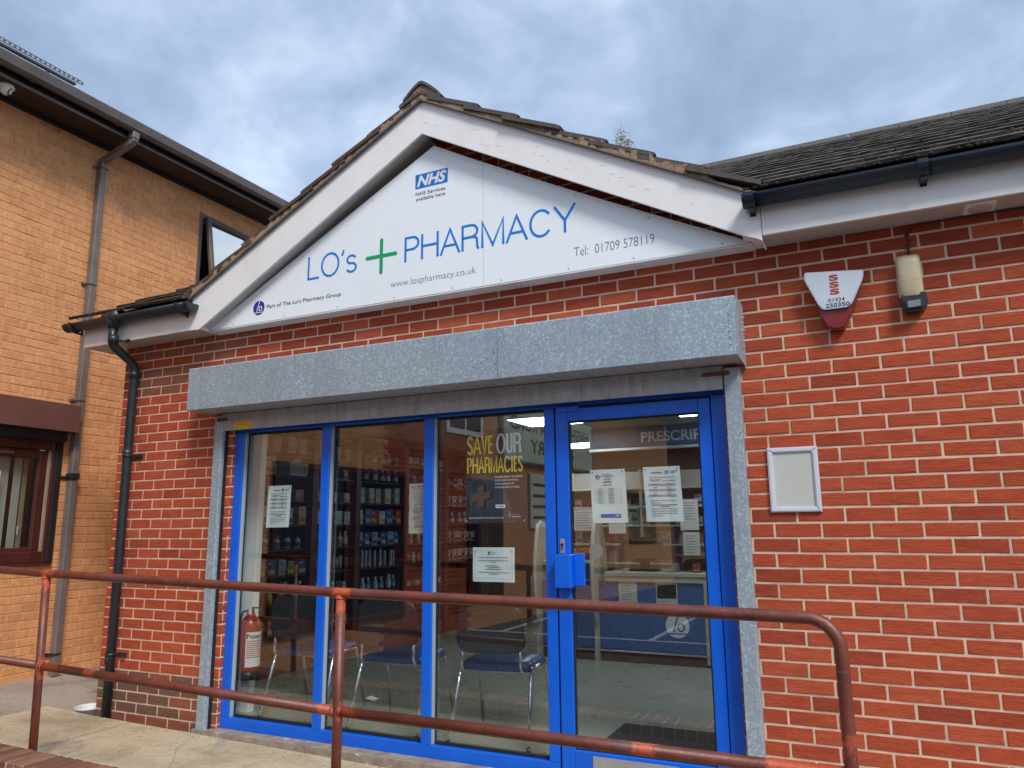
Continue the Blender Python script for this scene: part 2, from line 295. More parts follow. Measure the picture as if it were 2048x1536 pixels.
# ------------------------------------------------------------------ mesh helpers
ORG = {}
def org(p):
    return ORG.get(p.name, Vector((0, 0, 0))) if p is not None else Vector((0, 0, 0))
class MB:
    def __init__(s): s.v = []; s.f = []; s.m = []; s.mi = 0; s.sm = []; s.smooth = False; s.tone = []; s.t = 0.5
    def add(s, vs, fs):
        o = len(s.v); s.v += [tuple(v) for v in vs]
        for f in fs:
            s.f.append(tuple(o + i for i in f)); s.m.append(s.mi); s.sm.append(s.smooth); s.tone.append(s.t)
        return s
    def box(s, x0, x1, y0, y1, z0, z1):
        v = [(x, y, z) for x in (x0, x1) for y in (y0, y1) for z in (z0, z1)]
        return s.add(v, [(0, 1, 3, 2), (4, 6, 7, 5), (0, 4, 5, 1), (2, 3, 7, 6), (0, 2, 6, 4), (1, 5, 7, 3)])
    def bbox(s, x0, x1, y0, y1, z0, z1, b=0.003):
        # box with bevelled edges (chamfered all round)
        cx, cy, cz = (x0 + x1) / 2, (y0 + y1) / 2, (z0 + z1) / 2
        hx, hy, hz = (x1 - x0) / 2, (y1 - y0) / 2, (z1 - z0) / 2
        b = min(b, hx * .45, hy * .45, hz * .45); vs = []; idx = {}
        for sx in (-1, 1):
            for sy in (-1, 1):
                for sz in (-1, 1):
                    for a in range(3):
                        p = [sx * hx, sy * hy, sz * hz]; s3 = (sx, sy, sz)
                        for k in range(3):
                            if k != a: p[k] -= s3[k] * b
                        idx[(sx, sy, sz, a)] = len(vs); vs.append((cx + p[0], cy + p[1], cz + p[2]))
        fs = []
        for a in range(3):
            for sg in (-1, 1):
                o = [k for k in range(3) if k != a]; q = []
                for u, w_ in ((-1, -1), (1, -1), (1, 1), (-1, 1)):
                    k = [0, 0, 0]; k[a] = sg; k[o[0]] = u; k[o[1]] = w_; q.append(idx[(*k, a)])
                fs.append(tuple(q))
        for a in range(3):
            o = [k for k in range(3) if k != a]
            for u in (-1, 1):
                for w_ in (-1, 1):
                    q = []
                    for e, ax in ((-1, o[0]), (1, o[0]), (1, o[1]), (-1, o[1])):
                        k = [0, 0, 0]; k[a] = e; k[o[0]] = u; k[o[1]] = w_; q.append(idx[(*k, ax)])
                    fs.append(tuple(q))
        for sx in (-1, 1):
            for sy in (-1, 1):
                for sz in (-1, 1): fs.append(tuple(idx[(sx, sy, sz, a)] for a in range(3)))
        return s.add(vs, fs)
    def prism(s, pts, y0, y1, axis='y'):
        n = len(pts)
        def P(p, t):
            return (p[0], t, p[1]) if axis == 'y' else ((t, p[0], p[1]) if axis == 'x' else (p[0], p[1], t))
        v = [P(p, y0) for p in pts] + [P(p, y1) for p in pts]
        f = [tuple(range(n)), tuple(range(2 * n - 1, n - 1, -1))] + [(i, (i + 1) % n, n + (i + 1) % n, n + i) for i in range(n)]
        return s.add(v, f)
    def tube(s, path, r, n=14, caps=True, sq=False):
        path = [Vector(p) for p in path]; vs = []; prev = None
        for i, p in enumerate(path):
            if i == 0: t = path[1] - p
            elif i == len(path) - 1: t = p - path[-2]
            else: t = (p - path[i - 1]).normalized() + (path[i + 1] - p).normalized()
            t.normalize()
            if prev is None:
                up = Vector((0, 0, 1)) if abs(t.z) < 0.9 else Vector((0, 1, 0))
                a = t.cross(up).normalized()
            else:
                a = (prev - t * prev.dot(t)).normalized()
            prev = a; b2 = t.cross(a)
            rr = r[i] if isinstance(r, (list, tuple)) else r
            for k in range(n):
                an = 2 * math.pi * k / n + (math.pi / 4 if sq else 0)
                q = rr * (1.35 if sq else 1)
                vs.append(p + (a * math.cos(an) + b2 * math.sin(an)) * q)
        fs = []
        for i in range(len(path) - 1):
            for k in range(n): fs.append((i * n + k, i * n + (k + 1) % n, (i + 1) * n + (k + 1) % n, (i + 1) * n + k))
        if caps: fs += [tuple(range(n - 1, -1, -1)), tuple((len(path) - 1) * n + k for k in range(n))]
        sm = s.smooth; s.smooth = not sq; s.add(vs, fs); s.smooth = sm
        return s
    def lathe(s, prof, c=(0, 0, 0), n=16):
        vs = []; fs = []; m = len(prof)
        for k in range(n):
            a = 2 * math.pi * k / n
            for r_, z in prof: vs.append((c[0] + r_ * math.cos(a), c[1] + r_ * math.sin(a), c[2] + z))
        for k in range(n):
            for i in range(m - 1): fs.append((k * m + i, ((k + 1) % n) * m + i, ((k + 1) % n) * m + i + 1, k * m + i + 1))
        sm = s.smooth; s.smooth = True; s.add(vs, fs); s.smooth = sm
        return s
    def disc(s, c, r_, n=24, y=0.0, ry=None):
        vs = [(c[0] + r_ * math.cos(2 * math.pi * k / n), y, c[1] + (ry or r_) * math.sin(2 * math.pi * k / n)) for k in range(n)]
        return s.add(vs, [tuple(range(n))])
    def data(s, name, mats):
        me = bpy.data.meshes.new(name); me.from_pydata(s.v, [], s.f)
        for m in (mats if isinstance(mats, (list, tuple)) else [mats]): me.materials.append(m)
        me.polygons.foreach_set('material_index', s.m); me.polygons.foreach_set('use_smooth', s.sm)
        a = me.attributes.new('tone', 'FLOAT', 'FACE'); a.data.foreach_set('value', s.tone)
        me.update(); bm = bmesh.new(); bm.from_mesh(me); bmesh.ops.recalc_face_normals(bm, faces=bm.faces); bm.to_mesh(me); bm.free()
        return me
    def build(s, name, mats, parent=None, label=None, cat=None, group=None, kind=None):
        o = org(parent)
        s.v = [(v[0] - o[0], v[1] - o[1], v[2] - o[2]) for v in s.v]
        ob = bpy.data.objects.new(name, s.data(name, mats)); COL.objects.link(ob)
        if parent is not None: ob.parent = parent; ORG[ob.name] = o
        tag(ob, label, cat, group, kind); return ob
def tag(o, label=None, cat=None, group=None, kind=None):
    if label: o['label'] = label
    if cat: o['category'] = cat
    if group: o['group'] = group
    if kind: o['kind'] = kind
    return o
def thing(name, label, cat, loc=(0, 0, 0), rz=0.0, group=None, local=False):
    o = bpy.data.objects.new(name, None); COL.objects.link(o); o.location = loc; o.rotation_euler = (0, 0, rz)
    o.empty_display_size = 0.1
    ORG[o.name] = Vector((0, 0, 0)) if local else Vector(loc)
    return tag(o, label, cat, group)
def put(me, name, parent, M):
    ob = bpy.data.objects.new(name, me); COL.objects.link(ob); ob.parent = parent
    if parent is not None: M = Matrix.Translation(-org(parent)) @ M
    ob.matrix_basis = M; ORG[ob.name] = Vector((0, 0, 0)); return ob
def box1(name, m, parent, x0, x1, y0, y1, z0, z1, b=0.003, **k):
    return MB().bbox(x0, x1, y0, y1, z0, z1, b).build(name, m, parent, **k)
# lettering: mesh glyphs in a vertical plane facing -y; box = (x0, x1, z0, z1) that the inked text fills
def glyphs(s, box, y, off=0.0, shear=0.0, mirror=False, thick=0.0008, keep=False):
    cu = bpy.data.curves.new('t', 'FONT'); cu.body = s; cu.size = 1.0; cu.offset = off; cu.resolution_u = 4
    cu.shear = shear; cu.fill_mode = 'BOTH'
    o = bpy.data.objects.new('t', cu); COL.objects.link(o)
    dg = bpy.context.evaluated_depsgraph_get(); me = bpy.data.meshes.new_from_object(o.evaluated_get(dg))
    bpy.data.objects.remove(o); bpy.data.curves.remove(cu)
    xs = [v.co.x for v in me.vertices]; ys = [v.co.y for v in me.vertices]
    a, b_, c, d = min(xs), max(xs), min(ys), max(ys); sx = (box[1] - box[0]) / (b_ - a); sz = (box[3] - box[2]) / (d - c)
    if keep: sx = sz = min(sx, sz)
    vs = [(box[0] + (v.co.x - a) * sx, y, box[2] + (v.co.y - c) * sz) for v in me.vertices]
    fs = [tuple(p.vertices) for p in me.polygons]
    bpy.data.meshes.remove(me); return vs, fs
def letters(name, s, box, y, m, parent, mb=None, **k):
    vs, fs = glyphs(s, box, y, **k)
    if mb is not None: mb.add(vs, fs); return
    q = MB(); q.add(vs, fs)
    ob = q.build(name, m, parent)
    return ob
def rectsub(r, o):
    x0, x1, z0, z1 = r; a, b_, c, d = o
    if x1 <= a or x0 >= b_ or z1 <= c or z0 >= d: return [r]
    res = []
    if z1 > d: res.append((x0, x1, d, z1)); z1 = d
    if z0 < c: res.append((x0, x1, z0, c)); z0 = c
    if x0 < a: res.append((x0, a, z0, z1))
    if x1 > b_: res.append((b_, x1, z0, z1))
    return res

def ribbon(mb, pts, w_, y, closed=False):
    P = []
    for p in pts:
        if not P or (Vector(p) - P[-1]).length > 0.0015: P.append(Vector(p))
    n = len(P); L = []; Rr = []
    for i, p in enumerate(P):
        a = P[i - 1] if (i > 0 or closed) else None; b_ = P[(i + 1) % n] if (i < n - 1 or closed) else None
        d1 = (p - a).normalized() if a is not None else None; d2 = (b_ - p).normalized() if b_ is not None else None
        d1 = d1 or d2; d2 = d2 or d1
        t_ = (d1 + d2).normalized(); nn = Vector((-t_.y, t_.x)); k = w_ / 2 / max(0.45, nn.dot(Vector((-d1.y, d1.x))))
        L.append(p + nn * k); Rr.append(p - nn * k)
    vs = [(v.x, y, v.y) for v in L] + [(v.x, y, v.y) for v in Rr]
    mb.add(vs, [(i, (i + 1) % n, n + (i + 1) % n, n + i) for i in range(n if closed else n - 1)])
def ell(cx, cy, rx, ry, a0, a1, n=18): return [(cx + rx * math.cos(math.radians(a0 + (a1 - a0) * k / n)), cy + ry * math.sin(math.radians(a0 + (a1 - a0) * k / n))) for k in range(n + 1)]
GLY = {
 'L': (0.50, [[(0.04, 1), (0.04, 0.04), (0.50, 0.04)]]), 'O': (0.78, [ell(0.39, 0.5, 0.35, 0.475, 0, 360, 32)[:-1] + ['c']]),
 "'": (0.13, [[(0.08, 1.0), (0.08, 0.90), (0.02, 0.77)]]),
 's': (0.46, [ell(0.22, 0.54, 0.17, 0.165, 20, 250, 12) + ell(0.23, 0.205, 0.185, 0.18, 80, -160, 12)]),
 'P': (0.56, [[(0.04, 0), (0.04, 0.96), (0.30, 0.96)] + ell(0.30, 0.72, 0.23, 0.24, 90, -90, 12) + [(0.06, 0.48)]]),
 'H': (0.66, [[(0.04, 0), (0.04, 1)], [(0.62, 0), (0.62, 1)], [(0.06, 0.52), (0.60, 0.52)]]),
 'A': (0.68, [[(0.0, 0), (0.34, 0.97), (0.68, 0)], [(0.13, 0.34), (0.55, 0.34)]]),
 'R': (0.62, [[(0.04, 0), (0.04, 0.96), (0.33, 0.96)] + ell(0.33, 0.73, 0.23, 0.23, 90, -90, 12) + [(0.06, 0.50)], [(0.33, 0.50)] + ell(0.40, 0.36, 0.15, 0.14, 90, 0, 6) + [(0.56, 0.12), (0.60, 0.0)]]),
 'M': (0.80, [[(0.04, 0), (0.04, 0.98), (0.40, 0.05), (0.76, 0.98), (0.76, 0)]]),
 'C': (0.74, [ell(0.38, 0.5, 0.34, 0.475, 38, 322, 26)]), 'Y': (0.66, [[(0.0, 1), (0.33, 0.44), (0.66, 1)], [(0.33, 0.46), (0.33, 0)]]), ' ': (0.3, []),
 'S': (0.50, [ell(0.25, 0.74, 0.20, 0.215, 15, 255, 14) + ell(0.25, 0.26, 0.20, 0.215, 75, -165, 14)]), 'V': (0.52, [[(0.03, 1), (0.26, 0.03), (0.49, 1)]]),
 'E': (0.44, [[(0.42, 0.94), (0.08, 0.94), (0.08, 0.06), (0.42, 0.06)], [(0.08, 0.51), (0.38, 0.51)]]), 'U': (0.52, [[(0.06, 1), (0.06, 0.26)] + ell(0.26, 0.26, 0.20, 0.21, 180, 360, 10) + [(0.46, 1)]]), 'I': (0.14, [[(0.07, 0), (0.07, 1)]])}
def stroke_letters(name, s, box, y, m, parent, w_=0.016, gap=0.10):
    tot = sum(GLY[c][0] for c in s) + gap * (len(s) - 1); sx = (box[1] - box[0]) / tot; sz = box[3] - box[2]; x = 0; q = MB()
    for i, c in enumerate(s):
        for st in GLY[c][1]:
            cl = st[-1] == 'c'; pts = st[:-1] if cl else st
            ribbon(q, [(box[0] + (x + px) * sx, box[2] + pz * sz) for px, pz in pts], w_, y - 0.0002 * (i % 2) - 0.0001 * (GLY[c][1].index(st)), cl)
        x += GLY[c][0] + gap
    return q.build(name, m, parent)
# brick variants: chamfered front, slightly uneven; front face at local y = 0, centre of the face at the origin
def brick_mesh(name, m, tone, w_=0.2145, h=0.0640, d=0.035, rag=0.0012):
    q = MB(); q.t = tone
    rj = lambda k=1.0: random.uniform(-rag, rag) * k
    out = [(-w_ / 2, -h / 2), (-w_ / 5, -h / 2), (w_ / 5, -h / 2), (w_ / 2, -h / 2), (w_ / 2, 0.0), (w_ / 2, h / 2), (w_ / 5, h / 2), (-w_ / 5, h / 2), (-w_ / 2, h / 2), (-w_ / 2, 0.0)]
    n = len(out); F = []; G = []; B = []
    chip = random.choice([0, 3, 5, 8]) if random.random() < 0.35 else -1
    for i, (x, z) in enumerate(out):
        ix = 0.0022 if abs(x) > w_ * .49 else 0; iz = 0.0022 if abs(z) > h * .49 else 0; e = 3.0 if i == chip else 1.0
        jx, jz = rj(), rj()
        F.append((x - math.copysign(ix * e, x) + jx, rj(.5), z - math.copysign(iz * e, z) + jz)); G.append((x + jx * .6, 0.0026, z + jz * .6)); B.append((x, d, z))
    q.add(F + G + B, [tuple(range(n))] + [(n + k, n + (k + 1) % n, (k + 1) % n, k) for k in range(n)] + [(2 * n + k, 2 * n + (k + 1) % n, n + (k + 1) % n, n + k) for k in range(n)])
    return q.data(name, m)
def brickwork(parent, wallpart, rows, m, Mloc, tonefn, limit=300, hidden=None, stuff_name='brickwork', d=0.035, tones=10):
    """rows: rects (x0,x1,z0,z1) in the wall's own plane; Mloc maps wall coordinates to the world"""
    lib = {}
    def variant(t):
        k = round(t * tones) / tones; a = lib.setdefault(k, [])
        if len(a) < 6: a.append(brick_mesh('brick', m, k, d=d))
        return random.choice(a)
    cand = []
    for r in rows:
        cx, cz = (r[0] + r[1]) / 2, (r[2] + r[3]) / 2
        p = project(Mloc @ Vector((cx, 0, cz))); s = -1
        if p and -15 < p[0] < 2063 and -8 < p[1] < 1544 and not (hidden and hidden(cx, cz)): s = (r[1] - r[0]) / p[2]
        cand.append((s, r))
    cand.sort(key=lambda q: -q[0])
    rest = MB()
    for i, (s, r) in enumerate(cand):
        t = tonefn((r[0] + r[1]) / 2, (r[2] + r[3]) / 2)
        me = variant(t); cx, cz = (r[0] + r[1]) / 2, (r[2] + r[3]) / 2
        sx, sz = (r[1] - r[0]) / 0.2145, (r[3] - r[2]) / 0.0640; jy = random.uniform(-0.0012, 0.0012)
        if i < limit and s > 0:
            ob = bpy.data.objects.new('brick', me); COL.objects.link(ob); ob.parent = wallpart
            o = org(wallpart); ob.location = (cx - o[0], jy - o[1], cz - o[2]); ob.scale = (sx, 1, sz)
        else:
            rest.t = round(t * tones) / tones
            vs = [(cx + v.co.x * sx, v.co.y + jy, cz + v.co.z * sz) for v in me.vertices]
            rest.add(vs, [tuple(p.vertices) for p in me.polygons])
    if rest.v: rest.build(stuff_name, m, wallpart, kind='stuff')

# ------------------------------------------------------------------ the setting
MB().box(-60, 60, -70, -1.3, -0.42, -0.35).build('car_park', M_ASPH, kind='structure')
q = MB()
def gz(x): return 0.045 - 0.016 * (x + 5.0) if x > -5 else 0.045
xs = [-5.6, -5.0, -4.0, -3.0, -2.0, -1.0, 0.0, 1.0, 2.0, 8.0]
vs = []
for x in xs: vs += [(x + (0.0 if x > -5.3 else 0), -1.06, gz(x)), (x, -0.075 if x > -5.2 else -0.02, gz(x)), (x, -1.06, -0.4), (x, -0.075, -0.4)]
fs = []
for i in range(len(xs) - 1):
    a = i * 4; b_ = a + 4
    fs += [(a, b_, b_ + 1, a + 1), (a + 1, b_ + 1, b_ + 3, a + 3), (a + 2, a, b_, b_ + 2)]
fs.append((0, 1, 3, 2))
q.add(vs, fs); q.build('ramp_slab', M_CONC, kind='structure')
q = MB()
# grey concrete of the passage between the buildings, rising gently to the left wall
gx = [-9.0, -6.6, -6.0, -5.4, -4.4, 9.0]; gy = [-1.30, -1.0, -0.4, 0.0, 0.6, 1.4, 12.0]
vs = []; fs = []
for x in gx:
    for y in gy:
        z = 0.015 + (0.10 * min(1, max(0, (-5.4 - x) / 1.1)) if x < -5.4 else 0.0)
        if x > -4.5: z = -0.06
        vs.append((x, y, z))
ny = len(gy)
for i in range(len(gx) - 1):
    for j in range(ny - 1): fs.append((i * ny + j, (i + 1) * ny + j, (i + 1) * ny + j + 1, i * ny + j + 1))
q.add(vs, fs); q.build('passage_ground', M_CONG, kind='structure')
MB().box(-3.95, 0.05, -0.074, 0.05, -0.1, 0.052).build('doorway_threshold', M_SILL, kind='structure')

# ------------------------------------------------------------------ pharmacy building
PB = thing('pharmacy_building', 'single storey red brick pharmacy with a white boarded front gable and tiled roof', 'building', (-2.5, 0, 0))
Z0 = 2.85
OPEN = (-3.80, -0.213, -1.0, 2.24)
wall = MB()
for r in rectsub((-5.047, 5.0, -0.3, 2.905), OPEN): wall.box(r[0], r[1], 0.0042, 0.10, r[2], r[3])
wall.prism([(-4.2, 2.905), (0.3, 2.905), (-1.95, 4.12)], 0.006, 0.10)
wall.box(-5.047, -4.95, 0.10, 6.5, -0.3, 2.905); wall.box(4.9, 5.0, 0.10, 6.5, -0.3, 2.905); wall.box(-4.95, 4.9, 6.4, 6.5, -0.3, 2.905)
WALL = wall.build('front_wall', M_MORT, PB)
rects = []
for n in range(-16, 41):
    z1 = Z0 - 0.075 * (n - 1) - 0.0062; z0 = Z0 - 0.075 * n + 0.0062
    if z0 < -0.25: continue
    for k in range(-24, 24):
        xc = 0.225 * (k + (0.5 if n % 2 else 0.0)); x0, x1 = xc + 0.0060, xc + 0.225 - 0.0060
        if z0 > 2.9:
            zz = min(z1, 4.1); h = (4.12 - zz) / 0.54
            x0 = max(x0, -1.95 - h); x1 = min(x1, -1.95 + h)
        x0 = max(x0, -5.055); x1 = min(x1, 5.0)
        if x1 - x0 < 0.02: continue
        zt = z1 if z0 > 2.9 else min(z1, 2.903)
        rr = [(x0, x1, z0, zt)]
        rr = [a for r in rr for a in rectsub(r, OPEN)]
        if z1 < 2.24: rr = [a for r in rr for a in rectsub(r, (-3.868, -3.79, -1, 2.3))]
        rects += [r for r in rr if r[1] - r[0] > 0.015 and r[3] - r[2] > 0.012]
for n in range(9, 41): rects.append((-3.860, -3.80, Z0 - 0.075 * n + 0.0062, Z0 - 0.075 * (n - 1) - 0.0062))
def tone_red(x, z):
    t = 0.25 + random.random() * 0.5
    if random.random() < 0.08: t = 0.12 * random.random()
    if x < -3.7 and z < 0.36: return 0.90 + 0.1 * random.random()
    if x < -3.7 and z > 2.45: return random.uniform(0.0, 0.25) if random.random() < .5 else 0.86  # efflorescence and eaves shade, both set into the brick tone
    if z > 2.66: return random.choice([0.02, 0.12, 0.85, 0.1])  # top courses: shade under the eaves put into darker brick tones
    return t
def hid_red(x, z):
    return (-4.0 < x < -0.12 and 2.27 < z < 2.56) or z > 2.9 or (z < 0.05)
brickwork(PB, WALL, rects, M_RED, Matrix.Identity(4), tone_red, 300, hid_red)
# bricks of the returns (left reveal, end of the wall)
q = MB()
for n in range(4, 40):
    z0 = Z0 - 0.075 * n + 0.0055
    q.t = random.random() * .7
    q.box(-3.806, -3.7995, 0.012, 0.10, z0, z0 + 0.064); q.box(-0.2135, -0.206, 0.012, 0.10, z0, z0 + 0.064)
q.build('reveal_bricks', M_RED, PB, kind='stuff')
# eaves: fascia, soffit, bargeboards
YF = -0.20
q = MB(); q.bbox(-5.33, -4.085, YF, YF + 0.02, 2.9, 3.075, 0.002); q.bbox(-5.33, -5.31, YF + 0.021, 4.0, 2.9, 3.04, 0.002)
q.build('fascia_board', M_WHITE, PB)
box1('fascia_board', M_WHITE, PB, 0.069, 5.2, YF, YF + 0.02, 2.9, 3.095, 0.002)
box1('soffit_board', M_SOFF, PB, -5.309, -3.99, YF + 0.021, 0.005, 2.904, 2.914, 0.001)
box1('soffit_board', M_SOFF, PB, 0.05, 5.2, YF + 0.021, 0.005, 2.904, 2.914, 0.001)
box1('soffit_board', M_WHITE, PB, -3.985, 0.045, -0.10, 0.004, 2.902, 2.908, 0.001)
# little boxed ends where bargeboards meet the eaves
q = MB(); q.box(-3.999, -3.985, YF + 0.02, -0.118, 2.897, 2.985); q.build('boxed_end', M_WHITE, PB)
q = MB(); q.prism([(-0.035, 2.918), (0.066, 2.903), (0.066, 2.87), (0.045, 2.885)], YF - 0.003, -0.12); q.prism([(0.045, 2.90), (0.062, 2.902), (0.075, 2.86), (0.066, 2.855)], -0.12, -0.09); q.build('boxed_end', M_WHITE, PB)
AX = -2.042
q = MB(); q.prism([(-4.083, 2.9), (-4.001, 2.897), (AX, 4.006), (AX, 4.238), (-4.09, 3.15)], YF - 0.001, YF + 0.018); BL = q.build('bargeboard', M_WHITE, PB)
q = MB(); q.prism([(AX + 0.0015, 4.006), (-0.036, 2.922), (0.066, 2.902), (0.066, 3.125), (AX + 0.0015, 4.238)], YF - 0.001, YF + 0.018); BR = q.build('bargeboard', M_WHITE, PB, label='right bargeboard with a few scuffs, lifting a little at its lower end')
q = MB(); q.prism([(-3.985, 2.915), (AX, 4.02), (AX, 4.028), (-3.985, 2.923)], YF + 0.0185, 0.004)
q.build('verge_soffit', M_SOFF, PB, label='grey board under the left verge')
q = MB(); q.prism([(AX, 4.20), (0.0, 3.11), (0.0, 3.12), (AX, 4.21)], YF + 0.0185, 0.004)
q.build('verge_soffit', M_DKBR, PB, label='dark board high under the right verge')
# dents / scuffs on the right bargeboard
q = MB()
for i in range(26):
    u = random.random(); x = AX + u * 1.95; zc = 4.12 - 0.535 * (x - AX) + random.uniform(-0.07, 0.07)
    L = random.uniform(0.006, 0.03); q.prism([(x, zc), (x + L, zc - 0.4 * L), (x + L, zc - 0.4 * L + 0.0016), (x, zc + 0.002)], YF - 0.0016, YF - 0.0005)
q.build('scuff_marks', M_INKG, BR, kind='stuff')
# verge: undercloak, bedding mortar, tiles
SLG, GA = 0.535, 0.28
def verge_z(x, side): return 4.262 - SLG * abs(x - AX)
for side in (-1, 1):
    xe = AX + side * 2.12
    q = MB(); q.prism([(AX, 4.240), (xe, 4.240 - SLG * 2.12), (xe, 4.250 - SLG * 2.12), (AX, 4.250)], YF - 0.03, -0.05)
    q.build('undercloak', M_UNDER, PB)
    q = MB(); N = 60
    top = []; bot = []
    for i in range(N + 1):
        d_ = 2.10 * i / N; x = AX + side * d_
        ph = ((d_ - 0.155) % GA) / GA
        zt = 4.252 - SLG * d_ + 0.020 + 0.055 * ph * (0.75 + 0.25 * math.sin(i * 2.3)) + random.uniform(-0.004, 0.004)
        if side > 0 and d_ > 1.87: zt = 4.252 - SLG * d_ + 0.006
        top.append((x, zt)); bot.append((x, 4.2505 - SLG * d_))
    for i in range(N):
        yy = YF - 0.025 + random.uniform(-0.005, 0.005)
        q.prism([bot[i], bot[i + 1], top[i + 1], top[i]], yy, -0.06)
    q.build('bedding_mortar', M_BED, PB)
def tile_mesh(m, L=0.42, W=0.318, T=0.026, rough=0.004):
    q = MB(); nx = 5; vs = []
    for k in (0, 1):
        for j in (0, 1, 2):
            for i in range(nx + 1):
                x = -W / 2 + W * i / nx
                y = [0.0, 0.03, L][j] + (random.uniform(-rough, rough) if j == 0 else 0)
                z = (T if k else 0.0) + (random.uniform(-0.0015, 0.0015)) + (-0.004 if (k and j == 0) else 0)
                vs.append((x, y, z))
    st = (nx + 1); fs = []
    for j in (0, 1):
        for i in range(nx):
            a = j * st + i; fs.append((a, a + 1, a + st + 1, a + st)); b_ = 3 * st + a; fs.append((b_, b_ + st, b_ + st + 1, b_ + 1))
    for i in range(nx): fs.append((i, 3 * st + i, 3 * st + i + 1, i + 1)); fs.append((2 * st + i, 2 * st + i + 1, 5 * st + i + 1, 5 * st + i))
    for j in (0, 1):
        fs.append((j * st, (j + 1) * st, 3 * st + (j + 1) * st, 3 * st + j * st)); fs.append((j * st + nx, 3 * st + j * st + nx, 3 * st + (j + 1) * st + nx, (j + 1) * st + nx))
    nt_ = 4 * nx; q.add(vs, fs)
    for k in range(nx): q.m[2 * 2 * nx + 2 * k] = 1
    return q.data('roof_tile', [m, M_TEDGE])
TM = [tile_mesh(M_TILE) for _ in range(6)]; TB = [tile_mesh(M_TILEB) for _ in range(4)]
q = MB()
for a_, b2_ in ((-5.36, -4.13), (0.10, 5.2)): q.prism([(-0.26, 3.098), (3.8, 5.235), (7.4, 3.2), (7.4, 3.1), (3.8, 5.13), (-0.17, 3.098)], a_, b2_, 'x')
q.prism([(0.16, 3.308), (3.8, 5.235), (7.4, 3.2), (7.4, 3.1), (3.8, 5.13), (0.16, 3.20)], -4.129, 0.099, 'x')
ROOF = q.build('roof_deck', M_UNDER, PB)
q = MB(); q.add([(AX, YF + 0.05, 4.235), (-4.15, YF + 0.05, 3.11), (0.07, YF + 0.05, 3.11), (AX, 2.0, 4.235), (-4.15, -0.15, 3.11), (0.07, -0.15, 3.11)], [(0, 1, 4, 3), (0, 3, 5, 2)])
q.build('gable_roof_deck', M_UNDER, PB)
PITCH = math.atan(0.53); TILT = math.atan(0.026 / 0.33)
# gable tiles, both slopes
for side in (-1, 1):
    for j in range(8):
        dtail = 0.158 + 0.0 + GA * (j + 1) - 0.0
        # tail (lower edge) position measured from the gable apex
        d_ = 0.44 + GA * j - 0.0
        if side < 0: d_ = 0.434 + GA * j
        if d_ > 2.15: break
        x = AX + side * d_; zt = 4.273 - SLG * d_ + 0.052
        yv = max(0.1, -0.28 + (zt - 3.12) / 0.53 + 0.25); y = -0.235 + 0.159
        rowi = 0
        while y < yv:
            pit = math.atan(SLG) - math.atan(0.026 / 0.32)
            X = Vector((0, -1, 0)) if side < 0 else Vector((0, 1, 0))
            Yv = Vector((-side * math.cos(pit), 0, math.sin(pit))); Zv = X.cross(Yv)
            M = Matrix((X, Yv, Zv)).transposed().to_4x4()
            jit = random.uniform(-0.012, 0.012) if rowi == 0 else 0
            if rowi == 0: M = M @ Matrix.Rotation(random.uniform(-0.02, 0.02), 4, 'Z')
            M = Matrix.Translation((x, y + jit, zt - 0.026)) @ M
            put(random.choice(TM if side > 0 else TB), 'roof_tile', PB, M)
            y += 0.32; rowi += 1
# top short tiles under ridge + ridge tiles
for side in (-1, 1):
    x = AX + side * 0.16; zt = 4.273 - SLG * 0.16 + 0.052
    y = -0.235 + 0.159
    while y < 2.0:
        pit = math.atan(SLG) - math.atan(0.026 / 0.32)
        X = Vector((0, -1, 0)) if side < 0 else Vector((0, 1, 0)); Yv = Vector((-side * math.cos(pit), 0, math.sin(pit))); Zv = X.cross(Yv)
        ob = put(random.choice(TM), 'roof_tile', PB, Matrix.Translation((x, y, zt - 0.026)) @ Matrix((X, Yv, Zv)).transposed().to_4x4() @ Matrix.Diagonal((1, 0.42, 1, 1)))
        y += 0.32
def ridge_mesh(L=0.44, m=None):
    q = MB(); R1, R2 = 0.135, 0.112; n = 8; vs = []
    prof = [(-0.135, -0.088), (-0.09, -0.045), (-0.045, -0.008), (-0.012, 0.013), (0.012, 0.013), (0.045, -0.008), (0.09, -0.045), (0.135, -0.088)]
    po = prof + [(x, z - 0.022) for x, z in reversed(prof)]
    q.prism(po, 0, L); return q.data('ridge_tile', m or M_TILE)
RM = ridge_mesh()
for k in range(5): put(RM, 'ridge_tile', PB, Matrix.Translation((AX + 0.005, -0.24 + 0.45 * k, 4.358)))
q = MB(); q.prism([(AX - 0.13, 4.235), (AX, 4.262), (AX + 0.13, 4.235), (AX + 0.10, 4.30), (AX, 4.352), (AX - 0.10, 4.30)], -0.225, 0.1); q.build('bedding_mortar', M_BED, PB)
# main roof tiles
rest = MB(); cnt = 0
for j in range(14):
    y = -0.30 + 0.29 * j; z = 3.118 + 0.53 * (y + 0.28) + 0.014
    for i in range(-1, 33):
        x = -5.38 + 0.16 + 0.3225 * i + (0.16 if j % 2 else 0.0)
        if x < -5.3 + 0.05 or x > 5.1: continue
        # inside the gable's footprint?
        if abs(x - AX) < 2.3 and (z < 4.27 - SLG * abs(x - AX) or (j == 0 and -4.2 < x < 0.21)): continue
        M = Matrix.Translation((x, y, z)) @ Matrix.Rotation(PITCH - TILT, 4, 'X')
        if (x > -0.4 and x < 2.7) or (x < -3.9 and j < 7):
            if random.random() < 0.2: M = M @ Matrix.Translation((0, random.uniform(-0.012, 0.012), random.uniform(0, 0.004)))
            put(random.choice(TM if x > -1 else TB), 'roof_tile', PB, M); cnt += 1
        else:
            me = TM[0]; rest.add([M @ v.co for v in me.vertices], [tuple(p.vertices) for p in me.polygons])
